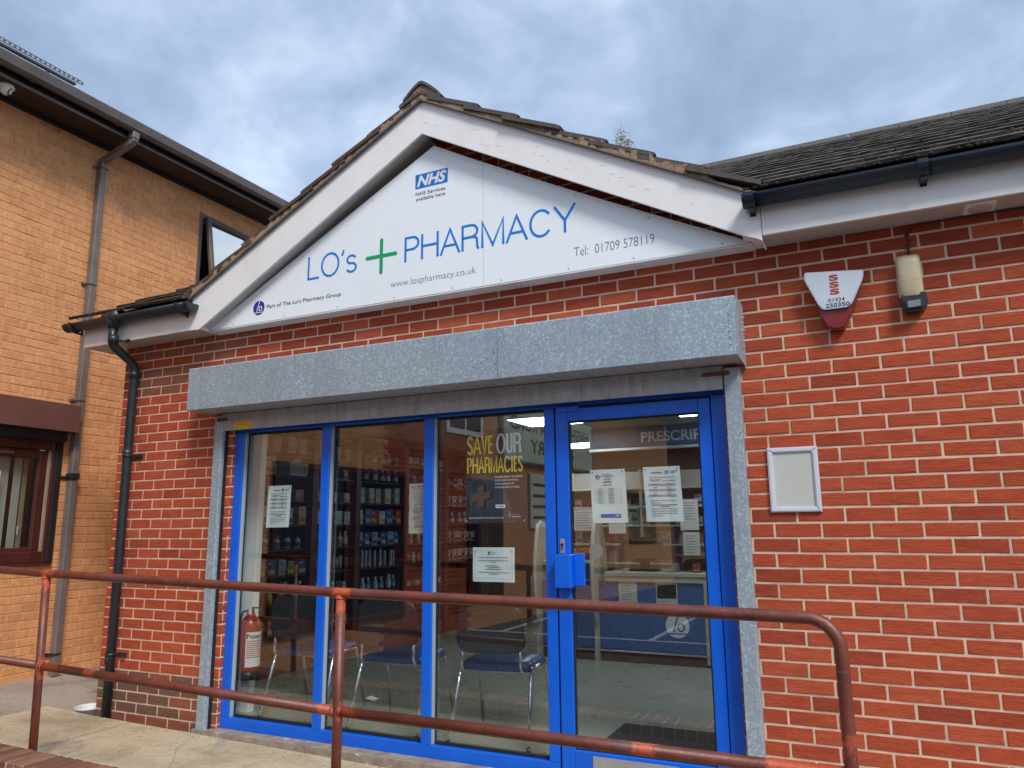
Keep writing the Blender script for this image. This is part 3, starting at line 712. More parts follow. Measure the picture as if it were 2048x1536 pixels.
rest.build('roof_tiles_beyond', M_TILE, PB, kind='stuff')
RM2 = ridge_mesh(0.45)
for k in range(24):
    put(RM2, 'ridge_tile', PB, Matrix.Translation((-5.36 + 0.455 * k, 3.8, 5.335)) @ Matrix.Rotation(-math.pi / 2, 4, 'Z'))
# moss clumps along the lower right tile courses
q = MB()
for i in range(170):
    j = random.choice([0, 0, 0, 1, 1, 2, 3]); y = -0.31 + 0.29 * j; x = random.uniform(0.0, 2.4); z = 3.118 + 0.53 * (y + 0.28) + 0.02
    r_ = random.uniform(0.005, 0.016)
    q.lathe([(0.001, -r_ * .6), (r_, 0), (r_ * .6, r_ * .5), (0.001, r_ * .7)], (x, y, z), 6)
q.build('moss_clumps', pbr('moss', (0.05, 0.045, 0.032), (0.02, 0.02, 0.015), 40, 0.95, bs=0.6), PB, kind='stuff')
# gutters
def gutter(x0, x1, zc, yc, parent, m, ends=(True, True), r=0.056, name='gutter'):
    q = MB(); n = 12; sec = []
    for k in range(n + 1):
        a = math.pi + math.pi * k / n; sec.append((yc + r * math.cos(a), zc + r * math.sin(a)))
    for k in range(n, -1, -1):
        a = math.pi + math.pi * k / n; sec.append((yc + (r - .004) * math.cos(a), zc + (r - .004) * math.sin(a)))
    q.smooth = True; q.prism(sec, x0, x1, 'x'); q.smooth = False
    full = [(yc + (r + .002) * math.cos(math.pi + math.pi * k / n), zc + (r + .002) * math.sin(math.pi + math.pi * k / n)) for k in range(n + 1)]
    if ends[0]: q.prism(full, x0 - 0.004, x0 + 0.035, 'x')
    if ends[1]: q.prism(full, x1 - 0.035, x1 + 0.004, 'x')
    return q.build(name, m, parent)
def bracket(x, zc, yc, parent, m, w_=0.03, r=0.056, name='gutter_bracket', yb=YF):
    q = MB(); n = 10; r1, r2 = r + 0.001, r + 0.008
    sec = [(yc + r2 * math.cos(math.pi * 0.97 + math.pi * 1.03 * k / n), zc + r2 * math.sin(math.pi * 0.97 + math.pi * 1.03 * k / n)) for k in range(n + 1)]
    sec += [(yc + r1 * math.cos(math.pi * 0.97 + math.pi * 1.03 * k / n), zc + r1 * math.sin(math.pi * 0.97 + math.pi * 1.03 * k / n)) for k in range(n, -1, -1)]
    q.prism(sec, x - w_ / 2, x + w_ / 2, 'x'); q.box(x - w_ / 3, x + w_ / 3, yb - 0.006, yb - 0.001, zc - 0.085, zc + 0.01)
    q.box(x - w_ / 3, x + w_ / 3, yc - 0.01, yb - 0.002, zc - 0.075, zc - 0.06)
    return q.build(name, m, parent)
M_GUTR = pbr('blue_black_gutter', (0.010, 0.030, 0.050), (0.008, 0.022, 0.038), 8, 0.35, bs=0.03, dirt=(0.05, 0.06, 0.065), dscale=6, dlo=0.65, dhi=0.85)
GL = gutter(-5.455, -4.02, 3.088, -0.262, PB, M_BLACK); GR = gutter(-0.005, 5.3, 3.095, -0.262, PB, M_GUTR)
for x in (-5.36, -4.13): bracket(x, 3.088, -0.262, GL, M_BLACK)
for x in (0.03, 0.82, 1.75): bracket(x, 3.095, -0.262, GR, M_GUTR, 0.045)
# left downpipe with its swan neck
q = MB(); q.tube([(-4.89, -0.262, 3.09), (-4.89, -0.262, 3.0)], [0.062, 0.040]); q.tube([(-4.97, -0.262, 3.088), (-4.81, -0.262, 3.088)], 0.060)
q.build('gutter_outlet', M_BLACK, GL)
DP = MB().tube([(-4.89, -0.262, 3.02), (-4.89, -0.262, 2.90), (-4.888, -0.25, 2.862), (-4.884, -0.225, 2.84), (-4.88, -0.10, 2.765), (-4.878, -0.065, 2.735), (-4.877, -0.05, 2.69), (-4.872, -0.05, 1.3), (-4.868, -0.05, 0.02)], 0.034, 18).build('downpipe', M_BLACK, PB)
for z, rr in ((2.91, .040), (2.66, .040), (2.02, 0.0375), (0.46, 0.0375)):
    y = -0.262 if z > 2.8 else -0.05; q = MB(); q.tube([(-4.876, y, z - 0.035), (-4.876, y, z + 0.03)], rr, 18); q.build('pipe_collar', M_BLACK, DP)
for z in (1.995, 0.485):
    q = MB(); q.tube([(-4.873, -0.05, z - 0.008), (-4.873, -0.05, z + 0.012)], 0.040, 16); q.box(-4.84, -4.76, -0.02, -0.002, z - 0.01, z + 0.012); q.box(-4.775, -4.755, -0.03, -0.002, z - 0.012, z + 0.014); q.build('pipe_clip', M_BLACK, DP)
q = MB(); q.tube([(-4.85, -0.255, 2.895), (-4.77, -0.215, 2.895)], 0.010, 8); q.box(-4.79, -4.76, -0.215, -0.202, 2.88, 2.91); q.build('pipe_clip', M_BLACK, DP)
# soffit vent
q = MB(); q.bbox(0.985, 1.115, -0.165, -0.035, 2.893, 2.9038, 0.003); V = q.build('soffit_vent', M_WHITE, PB)
q = MB(); q.lathe([(0.0005, -0.004), (0.050, -0.004), (0.050, 0.004)], (1.05, -0.10, 2.8915), 24); q.build('vent_grille', M_SOFF, V)
# thin cable along the soffit to the lamp
q = MB(); q.tube([(1.4, -0.006, 2.899), (0.80, -0.006, 2.893), (0.765, -0.006, 2.885), (0.742, -0.008, 2.85), (0.737, -0.010, 2.74)], 0.0035, 8); CB = q.build('cable', M_BLACK, PB)
q = MB(); q.box(0.727, 0.747, -0.016, -0.001, 2.775, 2.783); q.box(0.727, 0.749, -0.016, -0.001, 2.845, 2.852); q.build('cable_clip', M_BLACK, CB)

# ------------------------------------------------------------------ shopfront (frame, panes, door)
FY0, FY1, GY = 0.035, 0.095, 0.088
SF = MB().bbox(-3.80, -0.213, FY0, FY1, 2.121, 2.235, 0.003).build('shopfront_head', M_BLUE, PB)
def member(name, x0, x1, z0, z1, y0=FY0, y1=FY1, p=PB, b=0.003, m=M_BLUE): return MB().bbox(x0, x1, y0, y1, z0, z1, b).build(name, m, p)
member('jamb', -3.80, -3.725, 0.125, 2.1205); member('jamb', -0.292, -0.2135, 0.06, 2.1205, FY0 - 0.004)
MUL = [(-2.985, -2.918), (-2.143, -2.075), (-1.292, -1.226)]
for a, b_ in MUL: member('mullion', a, b_, 0.125, 2.1205)
member('bottom_rail', -3.80, -1.2265, 0.050, 0.1245)
panes = [(-3.725, -2.985), (-2.918, -2.143), (-2.075, -1.292)]
for a, b_ in panes:
    g = MB().box(a, b_, GY, GY + 0.004, 0.125, 2.1205).build('glass_pane', M_GLASS, PB)
    q = MB(); q.mi = 1
    q.box(a + 0.0005, a + 0.006, FY0 + 0.016, GY - 0.001, 0.126, 2.1195)           # bright bead at the left edge
    q.mi = 0
    q.box(a + 0.0105, a + 0.016, GY - 0.010, GY - 0.001, 0.126, 2.1195); q.box(b_ - 0.010, b_ - 0.001, GY - 0.012, GY - 0.001, 0.126, 2.1195)
    q.box(a + 0.017, b_ - 0.011, GY - 0.018, GY - 0.001, 0.126, 0.142); q.box(a + 0.017, b_ - 0.011, GY - 0.018, GY - 0.001, 2.106, 2.1195)
    q.build('glazing_bead', [M_RUBB, M_GASK], g)
# door
DR = thing('shop_door', 'blue framed glazed shop door with a boxed pull handle and two notices', 'door', (-1.215, 0.06, 0.055))
DY0, DY1 = 0.028, 0.082
member('door_stile', -1.213, -1.135, 0.056, 2.106, DY0, DY1, DR); member('door_stile', -0.362, -0.297, 0.056, 2.106, DY0, DY1, DR)
member('door_rail', -1.1345, -0.3625, 2.030, 2.106, DY0, DY1, DR); member('door_rail', -1.1345, -0.3625, 0.056, 0.205, DY0, DY1, DR)
g = MB().box(-1.1345, -0.3625, 0.060, 0.064, 0.205, 2.030).build('glass_pane', M_GLASS, DR)
q = MB(); q.box(-1.134, -1.126, 0.045, 0.059, 0.2055, 2.0295); q.box(-0.371, -0.363, 0.045, 0.059, 0.2055, 2.0295); q.box(-1.1255, -0.3715, 0.045, 0.059, 2.020, 2.0295); q.box(-1.1255, -0.3715, 0.045, 0.059, 0.2055, 0.215)
q.build('glazing_bead', M_RUBB, g)
q = MB(); q.bbox(-1.196, -1.168, 0.022, 0.0275, 1.262, 1.345, 0.002); LK = q.build('lock_plate', M_SILV, DR)
q = MB(); q.lathe([(0.0005, 0), (0.008, 0), (0.008, 0.008), (0.0005, 0.008)], (0, 0, 0), 12); q.v = [(x - 1.182, 0.0215 - z, y + 1.312) for x, y, z in q.v]
q.box(-1.1845, -1.1795, 0.014, 0.0215, 1.283, 1.309); q.build('lock_cylinder', M_RUBB, LK)
q = MB(); q.bbox(-1.205, -1.108, -0.050, 0.027, 1.073, 1.258, 0.004); q.build('handle_box', M_BLUE, DR, label='deep blue box round the pull handle')
q = MB(); q.bbox(-1.107, -1.045, 0.006, 0.027, 1.083, 1.262, 0.003); q.build('handle_plate', M_BLUE, DR)
q = MB(); q.bbox(-1.03, -0.56, 0.0245, 0.0278, 0.062, 0.186, 0.002); q.build('kick_plate', M_SILV, DR)
member('door_frame_post', -1.2245, -1.2155, 0.06, 2.1205, FY0 + 0.012, FY1, PB, 0.001, M_RUBB)
q = MB(); q.bbox(-1.2135, -0.2935, FY0 + 0.004, FY1, 2.1085, 2.1205, 0.001); q.build('door_closer_rail', M_RUBB, PB)
q = MB(); q.bbox(-1.205, -1.06, 0.012, 0.0275, 2.088, 2.118, 0.003); q.build('pivot_cover', M_BLUE, DR)
q = MB(); q.bbox(-0.2965, -0.2925, 0.05, 0.09, 0.06, 2.105, 0.001); q.build('door_seal', M_RUBB, PB)
MB().bbox(-3.80, -0.213, FY0 + 0.01, 0.20, 0.053, 0.0565 - 0.001, 0.001).build('sill_strip', M_SILL, PB)

# ------------------------------------------------------------------ roller shutter
RS = thing('roller_shutter', 'galvanised roller shutter hood and guide rails around the blue shopfront', 'shutter', (-2.05, 0, 0.03))
q = MB(); q.prism([(-0.003, 2.585), (-0.20, 2.585), (-0.252, 2.583), (-0.256, 2.575), (-0.2545, 2.272), (-0.245, 2.267), (-0.003, 2.269)], -4.008, -1.4580, 'x')
H1 = q.build('hood', M_GALV, RS)
q = MB(); q.prism([(-0.003, 2.585), (-0.20, 2.585), (-0.2535, 2.583), (-0.2575, 2.575), (-0.256, 2.272), (-0.2465, 2.267), (-0.003, 2.269)], -1.455, -0.086, 'x')
H2 = q.build('hood', M_GALV, RS)
q = MB(); q.prism([(-0.003, 2.589), (-0.15, 2.589), (-0.215, 2.57), (-0.258, 2.53), (-0.258, 2.262), (-0.003, 2.245)], -0.0855, -0.083, 'x')
EP = q.build('end_plate', M_GALV, RS)
q = MB()
for y, z in ((-0.09, 2.50), (-0.14, 2.46), (-0.10, 2.37), (-0.17, 2.41), (-0.06, 2.44), (-0.13, 2.33), (-0.09, 2.30)): q.tube([(-0.0835, y, z), (-0.066, y, z)], 0.004, 6)
q.build('fixing_bolts', M_GALV, EP, kind='stuff')
q = MB()
for i in range(34):
    x = random.choice([random.uniform(-1.48, -1.40), random.uniform(-1.9, -1.1), -0.12]); z = random.uniform(2.29, 2.56); q.lathe([(0.004, 0.0), (0.003, 0.003), (0.0005, 0.0035)], (0, 0, 0), 8); n_ = 24
    q.v[-n_:] = [(a + x, -0.2575 - c, b_ + z) for a, b_, c in q.v[-n_:]]
q.build('rivets', M_GALV, H2, kind='stuff')
q = MB(); q.box(-3.99, -0.09, -0.244, -0.004, 2.2655, 2.2668); q.build('hood_underside', M_GALD, RS)
q = MB(); q.bbox(-3.868, -0.205, -0.052, -0.036, 2.132, 2.262, 0.003); q.bbox(-3.868, -0.205, -0.062, -0.053, 2.196, 2.206, 0.002); BB = q.build('bottom_lath', M_GALD, RS)
for a, b_ in ((-3.925, -3.845), (-0.197, -0.117)):
    q = MB(); q.bbox(a, b_, -0.062, -0.003, 0.035, 2.244, 0.003); G = q.build('guide_rail', M_GALV, RS)
    q = MB(); q.box(a + 0.0 if a > -1 else b_ + 0.0005, (a + 0.001) if a > -1 else b_ + 0.006, -0.030, -0.004, 0.04, 2.24)
    q.build('guide_slot', M_RUBB, G)
q = MB(); q.bbox(-3.90, -3.80, -0.072, -0.060, 2.205, 2.228, 0.003); q.build('stop_bracket', M_RUST, RS)
q = MB(); q.bbox(-0.31, -0.165, -0.073, -0.0625, 2.205, 2.226, 0.003); q.build('stop_bracket', M_RUST, RS)
q = MB(); q.box(-3.735, -3.565, -0.0535, -0.0525, 2.137, 2.192); ST = q.build('warning_label', M_STICK, RS)
letters('printed_text', 'Never stand in the way', (-3.71, -3.59, 2.163, 2.172), -0.0541, M_INK, ST, thick=0)

# ------------------------------------------------------------------ gable sign
SB = thing('pharmacy_sign', "white triangular gable sign reading LO's + PHARMACY in blue", 'sign', (-2.0, -0.1, 2.905))
YS = -0.112
seam = -1.624
def zt(x): return 2.907 + (x + 4.01) * (1.045 / 2.01) if x < -2.0 else 2.904 + (0.008 - x) * (1.048 / 2.008) - 0.075 * max(0, (0.008 - x) * (x + 2.0))*0.25
q = MB(); q.prism([(-4.01, 2.906), (seam - 0.0012, 2.906), (seam - 0.0012, zt(seam)), (-2.0, 3.952)], YS, YS + 0.006); q.build('sign_panel', M_SIGN, SB)
q = MB(); q.prism([(seam + 0.0012, 2.906), (0.008, 2.904), (-0.4, zt(-0.4)), (-0.8, zt(-0.8)), (-1.2, zt(-1.2)), (seam + 0.0012, zt(seam))], YS, YS + 0.006); q.build('sign_panel', M_SIGN, SB)
q = MB(); q.bbox(-4.0, 0.006, YS - 0.002, -0.002, 2.893, 2.9005, 0.002); q.build('bottom_trim', M_WHITE, SB)
YL = YS - 0.0012
stroke_letters('lettering_name', "LO's", (-3.050, -2.612, 3.160, 3.335), YL, M_LBLUE, SB, 0.0155, 0.07)
stroke_letters('lettering_name', 'PHARMACY', (-2.222, -0.998, 3.158, 3.334), YL, M_LBLUE, SB, 0.0165, 0.075)
def cross():
    q = MB(); r_ = 0.0135
    for a, b_, c, d in ((-2.541, -2.280, 3.2365 - r_, 3.2365 + r_), (-2.41 - r_, -2.41 + r_, 3.107, 3.364)):
        horiz = (b_ - a) > (d - c); pts = []
        cx0, cx1 = (a + r_, b_ - r_) if horiz else ((a + b_) / 2,) * 2; cz0, cz1 = ((c + d) / 2,) * 2 if horiz else (c + r_, d - r_)
        for k in range(9):
            t_ = (-math.pi / 2 + math.pi * k / 8) if horiz else (0 + math.pi * k / 8); pts.append((cx1 + r_ * math.cos(t_), cz1 + r_ * math.sin(t_)))
        for k in range(9):
            t_ = (math.pi / 2 + math.pi * k / 8) if horiz else (math.pi + math.pi * k / 8); pts.append((cx0 + r_ * math.cos(t_), cz0 + r_ * math.sin(t_)))
        q.add([(x, YL - (0.0 if horiz else 0.0003), z) for x, z in pts], [tuple(range(18))])
    return q
cross().build('cross_emblem', M_GREEN, SB)
q = MB(); q.add([(x, YL, z) for x, z in ((-2.143, 3.664), (-1.891, 3.664), (-1.888, 3.767), (-2.143, 3.767))], [(0, 1, 2, 3)]); NH = q.build('nhs_panel', M_NHS, SB)
letters('lettering', 'NHS', (-2.130, -1.900, 3.676, 3.756), YL - 0.0006, M_WHT, NH, off=0.035, shear=0.28)
letters('lettering', 'NHS Services', (-2.140, -1.909, 3.614, 3.640), YL, M_INK, SB, off=0.004)
letters('lettering', 'available here', (-2.136, -1.909, 3.576, 3.602), YL, M_INK, SB, off=0.004)
letters('lettering', 'www.lospharmacy.co.uk', (-2.328, -1.678, 2.985, 3.042), YL, M_LGREY, SB, off=-0.012)
letters('lettering', 'Tel:  01709 578119', (-1.012, -0.524, 2.995, 3.051), YL, M_LGREY, SB, off=-0.013)
letters('lettering', "Part of The Lo's Pharmacy Group", (-3.420, -2.742, 2.993, 3.032), YL, M_TGREY, SB, off=0.010)
def lologo(name, c, r_, y, parent, m1=M_NAVY, m2=M_WHT):
    q = MB(); q.disc(c, r_, 40, y); q.mi = 1
    X = lambda u, v: (c[0] + u * r_, y - 0.0005, c[1] + v * r_)
    q.add([X(-0.42, -0.52), X(-0.28, -0.52), X(0.22, 0.97), X(0.08, 1.0)], [(0, 1, 2, 3)])
    n = 20; vs = []
    for k in range(n): a = 2 * math.pi * k / n; vs += [X(0.30 + 0.34 * math.cos(a), -0.14 + 0.36 * math.sin(a)), X(0.30 + 0.20 * math.cos(a), -0.14 + 0.22 * math.sin(a))]
    q.add(vs, [(2 * k, 2 * ((k + 1) % n), 2 * ((k + 1) % n) + 1, 2 * k + 1) for k in range(n)])
    q.add([X(-0.82, -0.60), X(0.82, -0.60), X(0.76, -0.70), X(-0.76, -0.70)], [(0, 1, 2, 3)])
    return q.build(name, [m1, m2], parent)
lologo('logo_emblem', (-3.498, 3.018), 0.055, YL, SB)
q = MB()
for x in (-3.75, -3.25, -2.77, -2.3, -1.85, -1.5, -1.05, -0.65, -0.15):
    q.disc((x, 2.925), 0.006, 10, YL)
for x in (-3.1, -2.5, -1.45, -1.0, -0.55): q.disc((x, zt(x) - 0.03), 0.006, 10, YL)
q.build('panel_screws', plain('screw_cap', (0.42, 0.46, 0.50), 0.4), SB, kind='stuff')

# ------------------------------------------------------------------ things on the wall
AL = thing('alarm_box', 'triangular burglar alarm box with steel face over red base, SSS in red', 'alarm', (0.38, 0, 2.55))
def rpoly(pts, r_=0.02, n=4):
    out_ = []; N = len(pts)
    for i in range(N):
        p = Vector(pts[i]); a = (Vector(pts[i - 1]) - p).normalized(); b_ = (Vector(pts[(i + 1) % N]) - p).normalized()
        for k in range(n + 1):
            t_ = k / n; s_ = (p + a * r_) * (1 - t_) ** 2 + p * 2 * t_ * (1 - t_) + (p + b_ * r_) * t_ ** 2; out_.append(tuple(s_))
    return out_
q = MB(); q.prism(rpoly([(0.252, 2.700), (0.533, 2.672), (0.470, 2.50), (0.415, 2.385), (0.340, 2.392), (0.305, 2.47)], 0.025), -0.055, -0.004); q.prism(rpoly([(0.258, 2.692), (0.527, 2.664), (0.465, 2.50), (0.410, 2.392), (0.345, 2.40), (0.31, 2.47)], 0.025), -0.066, -0.0551); q.build('base', M_ALRED, AL)
q = MB(); q.prism(rpoly([(0.247, 2.703), (0.527, 2.676), (0.520, 2.630), (0.462, 2.512), (0.438, 2.492), (0.322, 2.492), (0.302, 2.52), (0.246, 2.66)], 0.014), -0.082, -0.068); FP = q.build('face_plate', M_SILV, AL)
q = MB(); q.prism(rpoly([(0.252, 2.697), (0.520, 2.671), (0.513, 2.632), (0.457, 2.516), (0.436, 2.498), (0.326, 2.498), (0.307, 2.522), (0.252, 2.66)], 0.014), -0.0835, -0.0821); q.build('face_plate', pbr('white_steel_face', (0.62, 0.68, 0.74), (0.58, 0.64, 0.70), 4, 0.3, 0.2, bs=0.0), AL)
for i in range(3): letters('lettering', 'S', (0.362, 0.407, 2.638 - i * 0.037, 2.671 - i * 0.037), -0.0842, M_SRED, FP, off=0.05)
letters('lettering', '01924', (0.350, 0.428, 2.526, 2.547), -0.0842, M_INK, FP, off=0.01)
letters('lettering', '250350', (0.336, 0.449, 2.500, 2.521), -0.0842, M_INK, FP, off=0.025)

LT = thing('security_light', 'cream ribbed bulkhead light with black motion sensor beneath', 'wall light', (0.73, 0, 2.6))
q = MB(); q.prism(rpoly([(0.672, 2.735), (0.782, 2.735), (0.785, 2.52), (0.672, 2.52)], 0.02), -0.030, -0.002); q.build('back_plate', M_LENS, LT)
q = MB(); q.smooth = True
N = 10; vs = []; zs = [2.515, 2.52, 2.69, 2.712, 2.727, 2.733]; dp = [0.9, 1.0, 1.0, 0.85, 0.5, 0.1]
for z, s_ in zip(zs, dp):
    for k in range(N * 2 + 1):
        a = math.pi * k / (N * 2); rib = 0.0016 if k % 2 else 0
        vs.append((0.7275 - (0.054 + rib) * math.cos(a) * (0.82 + 0.18 * s_), -0.031 - (0.036 + rib) * math.sin(a) ** 0.6 * s_, z))
K = N * 2 + 1
q.add(vs, [(i * K + k, i * K + k + 1, (i + 1) * K + k + 1, (i + 1) * K + k) for i in range(len(zs) - 1) for k in range(K - 1)]); q.smooth = False
q.box(0.676, 0.779, -0.067, -0.0665, 2.60, 2.602); q.build('lens', M_LENS, LT)
q = MB(); q.prism(rpoly([(0.682, 2.527), (0.790, 2.530), (0.796, 2.47), (0.775, 2.440), (0.700, 2.436), (0.684, 2.46)], 0.012), -0.062, -0.003); q.prism(rpoly([(0.690, 2.50), (0.780, 2.503), (0.776, 2.45), (0.700, 2.447)], 0.01), -0.078, -0.0621); PR = q.build('sensor_head', M_BLACK, LT)
q = MB(); q.prism(rpoly([(0.704, 2.485), (0.762, 2.488), (0.760, 2.455), (0.706, 2.452)], 0.006), -0.083, -0.0781); q.build('sensor_lens', M_INKG, PR)

PF = thing('wall_poster_frame', 'white framed empty notice holder fixed to the red brick wall', 'picture frame', (0.11, 0, 1.64))
fx0, fx1, fz0, fz1, fw = -0.010, 0.234, 1.478, 1.807, 0.026
for pts in ([(fx0, fz0), (fx1, fz0), (fx1 - fw, fz0 + fw), (fx0 + fw, fz0 + fw)], [(fx0, fz1), (fx0 + fw, fz1 - fw), (fx1 - fw, fz1 - fw), (fx1, fz1)], [(fx0, fz0), (fx0 + fw, fz0 + fw), (fx0 + fw, fz1 - fw), (fx0, fz1)], [(fx1, fz0), (fx1, fz1), (fx1 - fw, fz1 - fw), (fx1 - fw, fz0 + fw)]):
    q = MB(); cx = sum(p[0] for p in pts) / 4; cz = sum(p[1] for p in pts) / 4
    q.prism(pts, -0.014, -0.002)
    q.prism([(cx + (p[0] - cx) * (0.97 if abs(p[0] - cx) > 0.05 else 0.55), cz + (p[1] - cz) * (0.97 if abs(p[1] - cz) > 0.05 else 0.55)) for p in pts], -0.018, -0.0141)
    q.build('frame_strip', M_FRAME, PF)
MB().box(fx0 + fw, fx1 - fw, -0.007, -0.003, fz0 + fw, fz1 - fw).build('blank_sheet', M_BLANK, PF)

# ------------------------------------------------------------------ handrail on the ramp
HR = thing('handrail', 'weathered red tubular steel handrail running along the ramp edge', 'railing', (-1.9, -1.03, 0.0))
RY, RR = -1.03, 0.0241
def arc(c, r_, a0, a1, n=8): return [(c[0] + r_ * math.cos(a0 + (a1 - a0) * k / n), RY, c[1] + r_ * math.sin(a0 + (a1 - a0) * k / n)) for k in range(n + 1)]
xr = 0.320
q = MB(); q.tube([(-8.0, RY, 1.265), (-4.225, RY, 1.155), (-1.935, RY, 1.106), (0.18, RY, 1.080)] + arc((xr - 0.115, 0.965), 0.115, math.pi * 0.48, 0.0) + [(xr, RY, 0.6), (xr, RY, -0.1)], RR, 18); q.build('top_rail', M_RAIL, HR)
for x0, z0, x1, z1 in ((-8.0, 0.70, -4.21, 0.61), (-4.19, 0.608, -1.95, 0.556), (-1.92, 0.556, xr, 0.551)):
    q = MB(); q.tube([(x0, RY, z0), (x1, RY, z1)], RR, 18); q.build('lower_rail', M_RAIL, HR)
for x, z, tilt in ((-4.225, 1.155, 0.045), (-1.936, 1.106, 0.004), (-6.6, 1.22, 0)):
    q = MB(); q.tube([(x, RY, z - 0.01), (x + tilt, RY, -0.08)], RR * 0.98, 18); q.build('post', M_RAIL, HR)

for x, z, ax in ((-4.2245, 1.129, 'z'), (-1.936, 1.080, 'z'), (-4.172, 0.6075, 'x'), (-4.226, 0.610, 'x'), (-1.911, 0.556, 'x'), (-1.961, 0.5565, 'x'), (0.293, 0.551, 'x')):
    q = MB(); vs = []; n, m_ = 20, 6
    for k in range(n):
        a = 2 * math.pi * k / n; rr_ = RR + random.uniform(-0.0005, 0.0008)
        for e in range(m_):
            b2 = 2 * math.pi * e / m_; u = (rr_ + 0.0032 * math.cos(b2)); v = 0.0042 * math.sin(b2) + random.uniform(-.0006, .0006)
            vs.append((x + u * math.cos(a), RY + u * math.sin(a), z + v) if ax == 'z' else (x + v, RY + u * math.cos(a), z + u * math.sin(a)))
    q.smooth = True; q.add(vs, [(k * m_ + e, ((k + 1) % n) * m_ + e, ((k + 1) % n) * m_ + (e + 1) % m_, k * m_ + (e + 1) % m_) for k in range(n) for e in range(m_)])
    q.build('weld_bead', M_RAIL, HR)

# low wall with brick on edge coping
LW = thing('ramp_wall', 'low brown brick retaining wall with a brick on edge top beside the ramp', 'wall', (-3, -1.16, -0.35))
CT = 0.147
def cz(x): return CT - 0.012 * (x + 4.2)
q = MB(); q.prism([(-8.0, -0.36), (0.6, -0.36), (0.6, cz(0.6) - 0.113), (-8.0, cz(-8) - 0.113)], -1.262, -1.066); COREW = q.build('mortar_core', M_MORT, LW)
q = MB(); q.prism([(-8.0, cz(-8) - 0.112), (0.6, cz(0.6) - 0.112), (0.6, cz(0.6) - 0.006), (-8.0, cz(-8) - 0.006)], -1.266, -1.064); q.build('mortar_bed', M_MORT, LW)
cope = []
for v in range(6):
    q = MB(); q.t = v / 5
    q.bbox(-0.0325, 0.0325, -0.1075, 0.1075, -0.1025, 0, 0.006); q.v = [(x + random.uniform(-.001, .001), y + random.uniform(-.003, .003), z + random.uniform(-.0015, .0015)) for x, y, z in q.v]
    cope.append(q.data('coping_brick', M_COPE))
for i in range(112):
    x = -7.95 + 0.0757 * i
    ob = put(random.choice(cope), 'coping_brick', LW, Matrix.Translation((x, -1.164 + random.uniform(-.004, .004), cz(x) + random.uniform(-.003, .003))) @ Matrix.Rotation(random.uniform(-.02, .02), 4, 'Z') @ Matrix.Rotation(0.012, 4, 'Y'))
rects = []
for n in range(6):
    z0 = -0.35 + 0.075 * n
    for k in range(-37, 4):
        x0 = 0.225 * (k + (0.5 if n % 2 else 0)); 
        if z0 + 0.064 < cz(x0) - 0.115: rects.append((x0, x0 + 0.214, z0, z0 + 0.064))
q = MB()
for r in rects:
    q.t = random.random(); q.box(r[0], r[1], -1.272, -1.25, r[2], r[3])
q.build('wall_bricks', M_COPE, LW, kind='stuff')

# tub beside the downpipe
TB_ = thing('white_tub', 'small round white plastic tub standing behind the ramp edge', 'tub', (-5.07, 0.14, 0.012))
q = MB(); q.smooth = True
q.lathe([(0.001, 0.0), (0.085, 0.0), (0.100, 0.085), (0.106, 0.087), (0.106, 0.100), (0.098, 0.100), (0.093, 0.085), (0.080, 0.012), (0.001, 0.012)], (-5.185, 0.045, -0.03), 28); q.build('tub_body', M_BUCK, TB_)
q = MB(); pts = [(-5.185 + 0.108 * math.cos(a), 0.045 + 0.108 * math.sin(a), 0.066 - 0.012 * math.sin(a * 1.0)) for a in [math.pi * k / 12 for k in range(13)]]; q.tube(pts, 0.0022, 6); q.build('wire_handle', M_GALV, TB_)

# ------------------------------------------------------------------ buff brick building on the left (own wall coordinates: x along the wall, -y outwards)
OB = thing('buff_brick_building', 'two storey buff brick building with dark eaves and brown windows on the left', 'building', (-6.4752, 0, 0), R(93.5734), local=True)
MO = Matrix.Translation((-6.4752, 0, 0)) @ Matrix.Rotation(R(93.5734), 4, 'Z')
W1 = (-2.2, 0.488, 1.121, 2.26); W2 = (1.955, 3.2, 4.20, 5.195)
q = MB()
rr = [(-19.0, 7.0, -0.4, 5.75)]
for o_ in (W1, W2): rr = [a for r in rr for a in rectsub(r, o_)]
for r in rr: q.box(r[0], r[1], 0.0036, 0.25, r[2], r[3])
q.box(-19.0, -18.75, 0.25, 8, -0.4, 5.75); q.box(6.75, 7.0, 0.25, 8, -0.4, 5.75)
OW = q.build('wall', M_MORTO, OB)
rects = []
for m in range(-3, 75):
    z1 = 5.1957 - 0.075 * (m - 1) - 0.0048; z0 = z1 - 0.0654
    if z0 < -0.3: continue
    for k in range(-22, 26):
        x0 = -0.4386 + 0.225 * (k + (0.5 if m % 2 else 0)) + 0.0048; x1 = x0 + 0.2154
        if x0 > 5.2 or x1 < -5.0: continue
        rr = [(x0, x1, z0, z1)]
        for o_ in (W1, W2): rr = [a for r in rr for a in rectsub(r, o_)]
        rects += [r for r in rr if r[1] - r[0] > 0.02 and r[3] - r[2] > 0.015]
def tone_or(x, z): return random.random()
def hid_or(x, z): return (x < 0.5 and 1.1 < z < 2.6) or (x > 0.9 and z < 3.3) or z > 5.35
brickwork(OB, OW, rects, M_ORG, MO, tone_or, 300, hid_or, d=0.03)
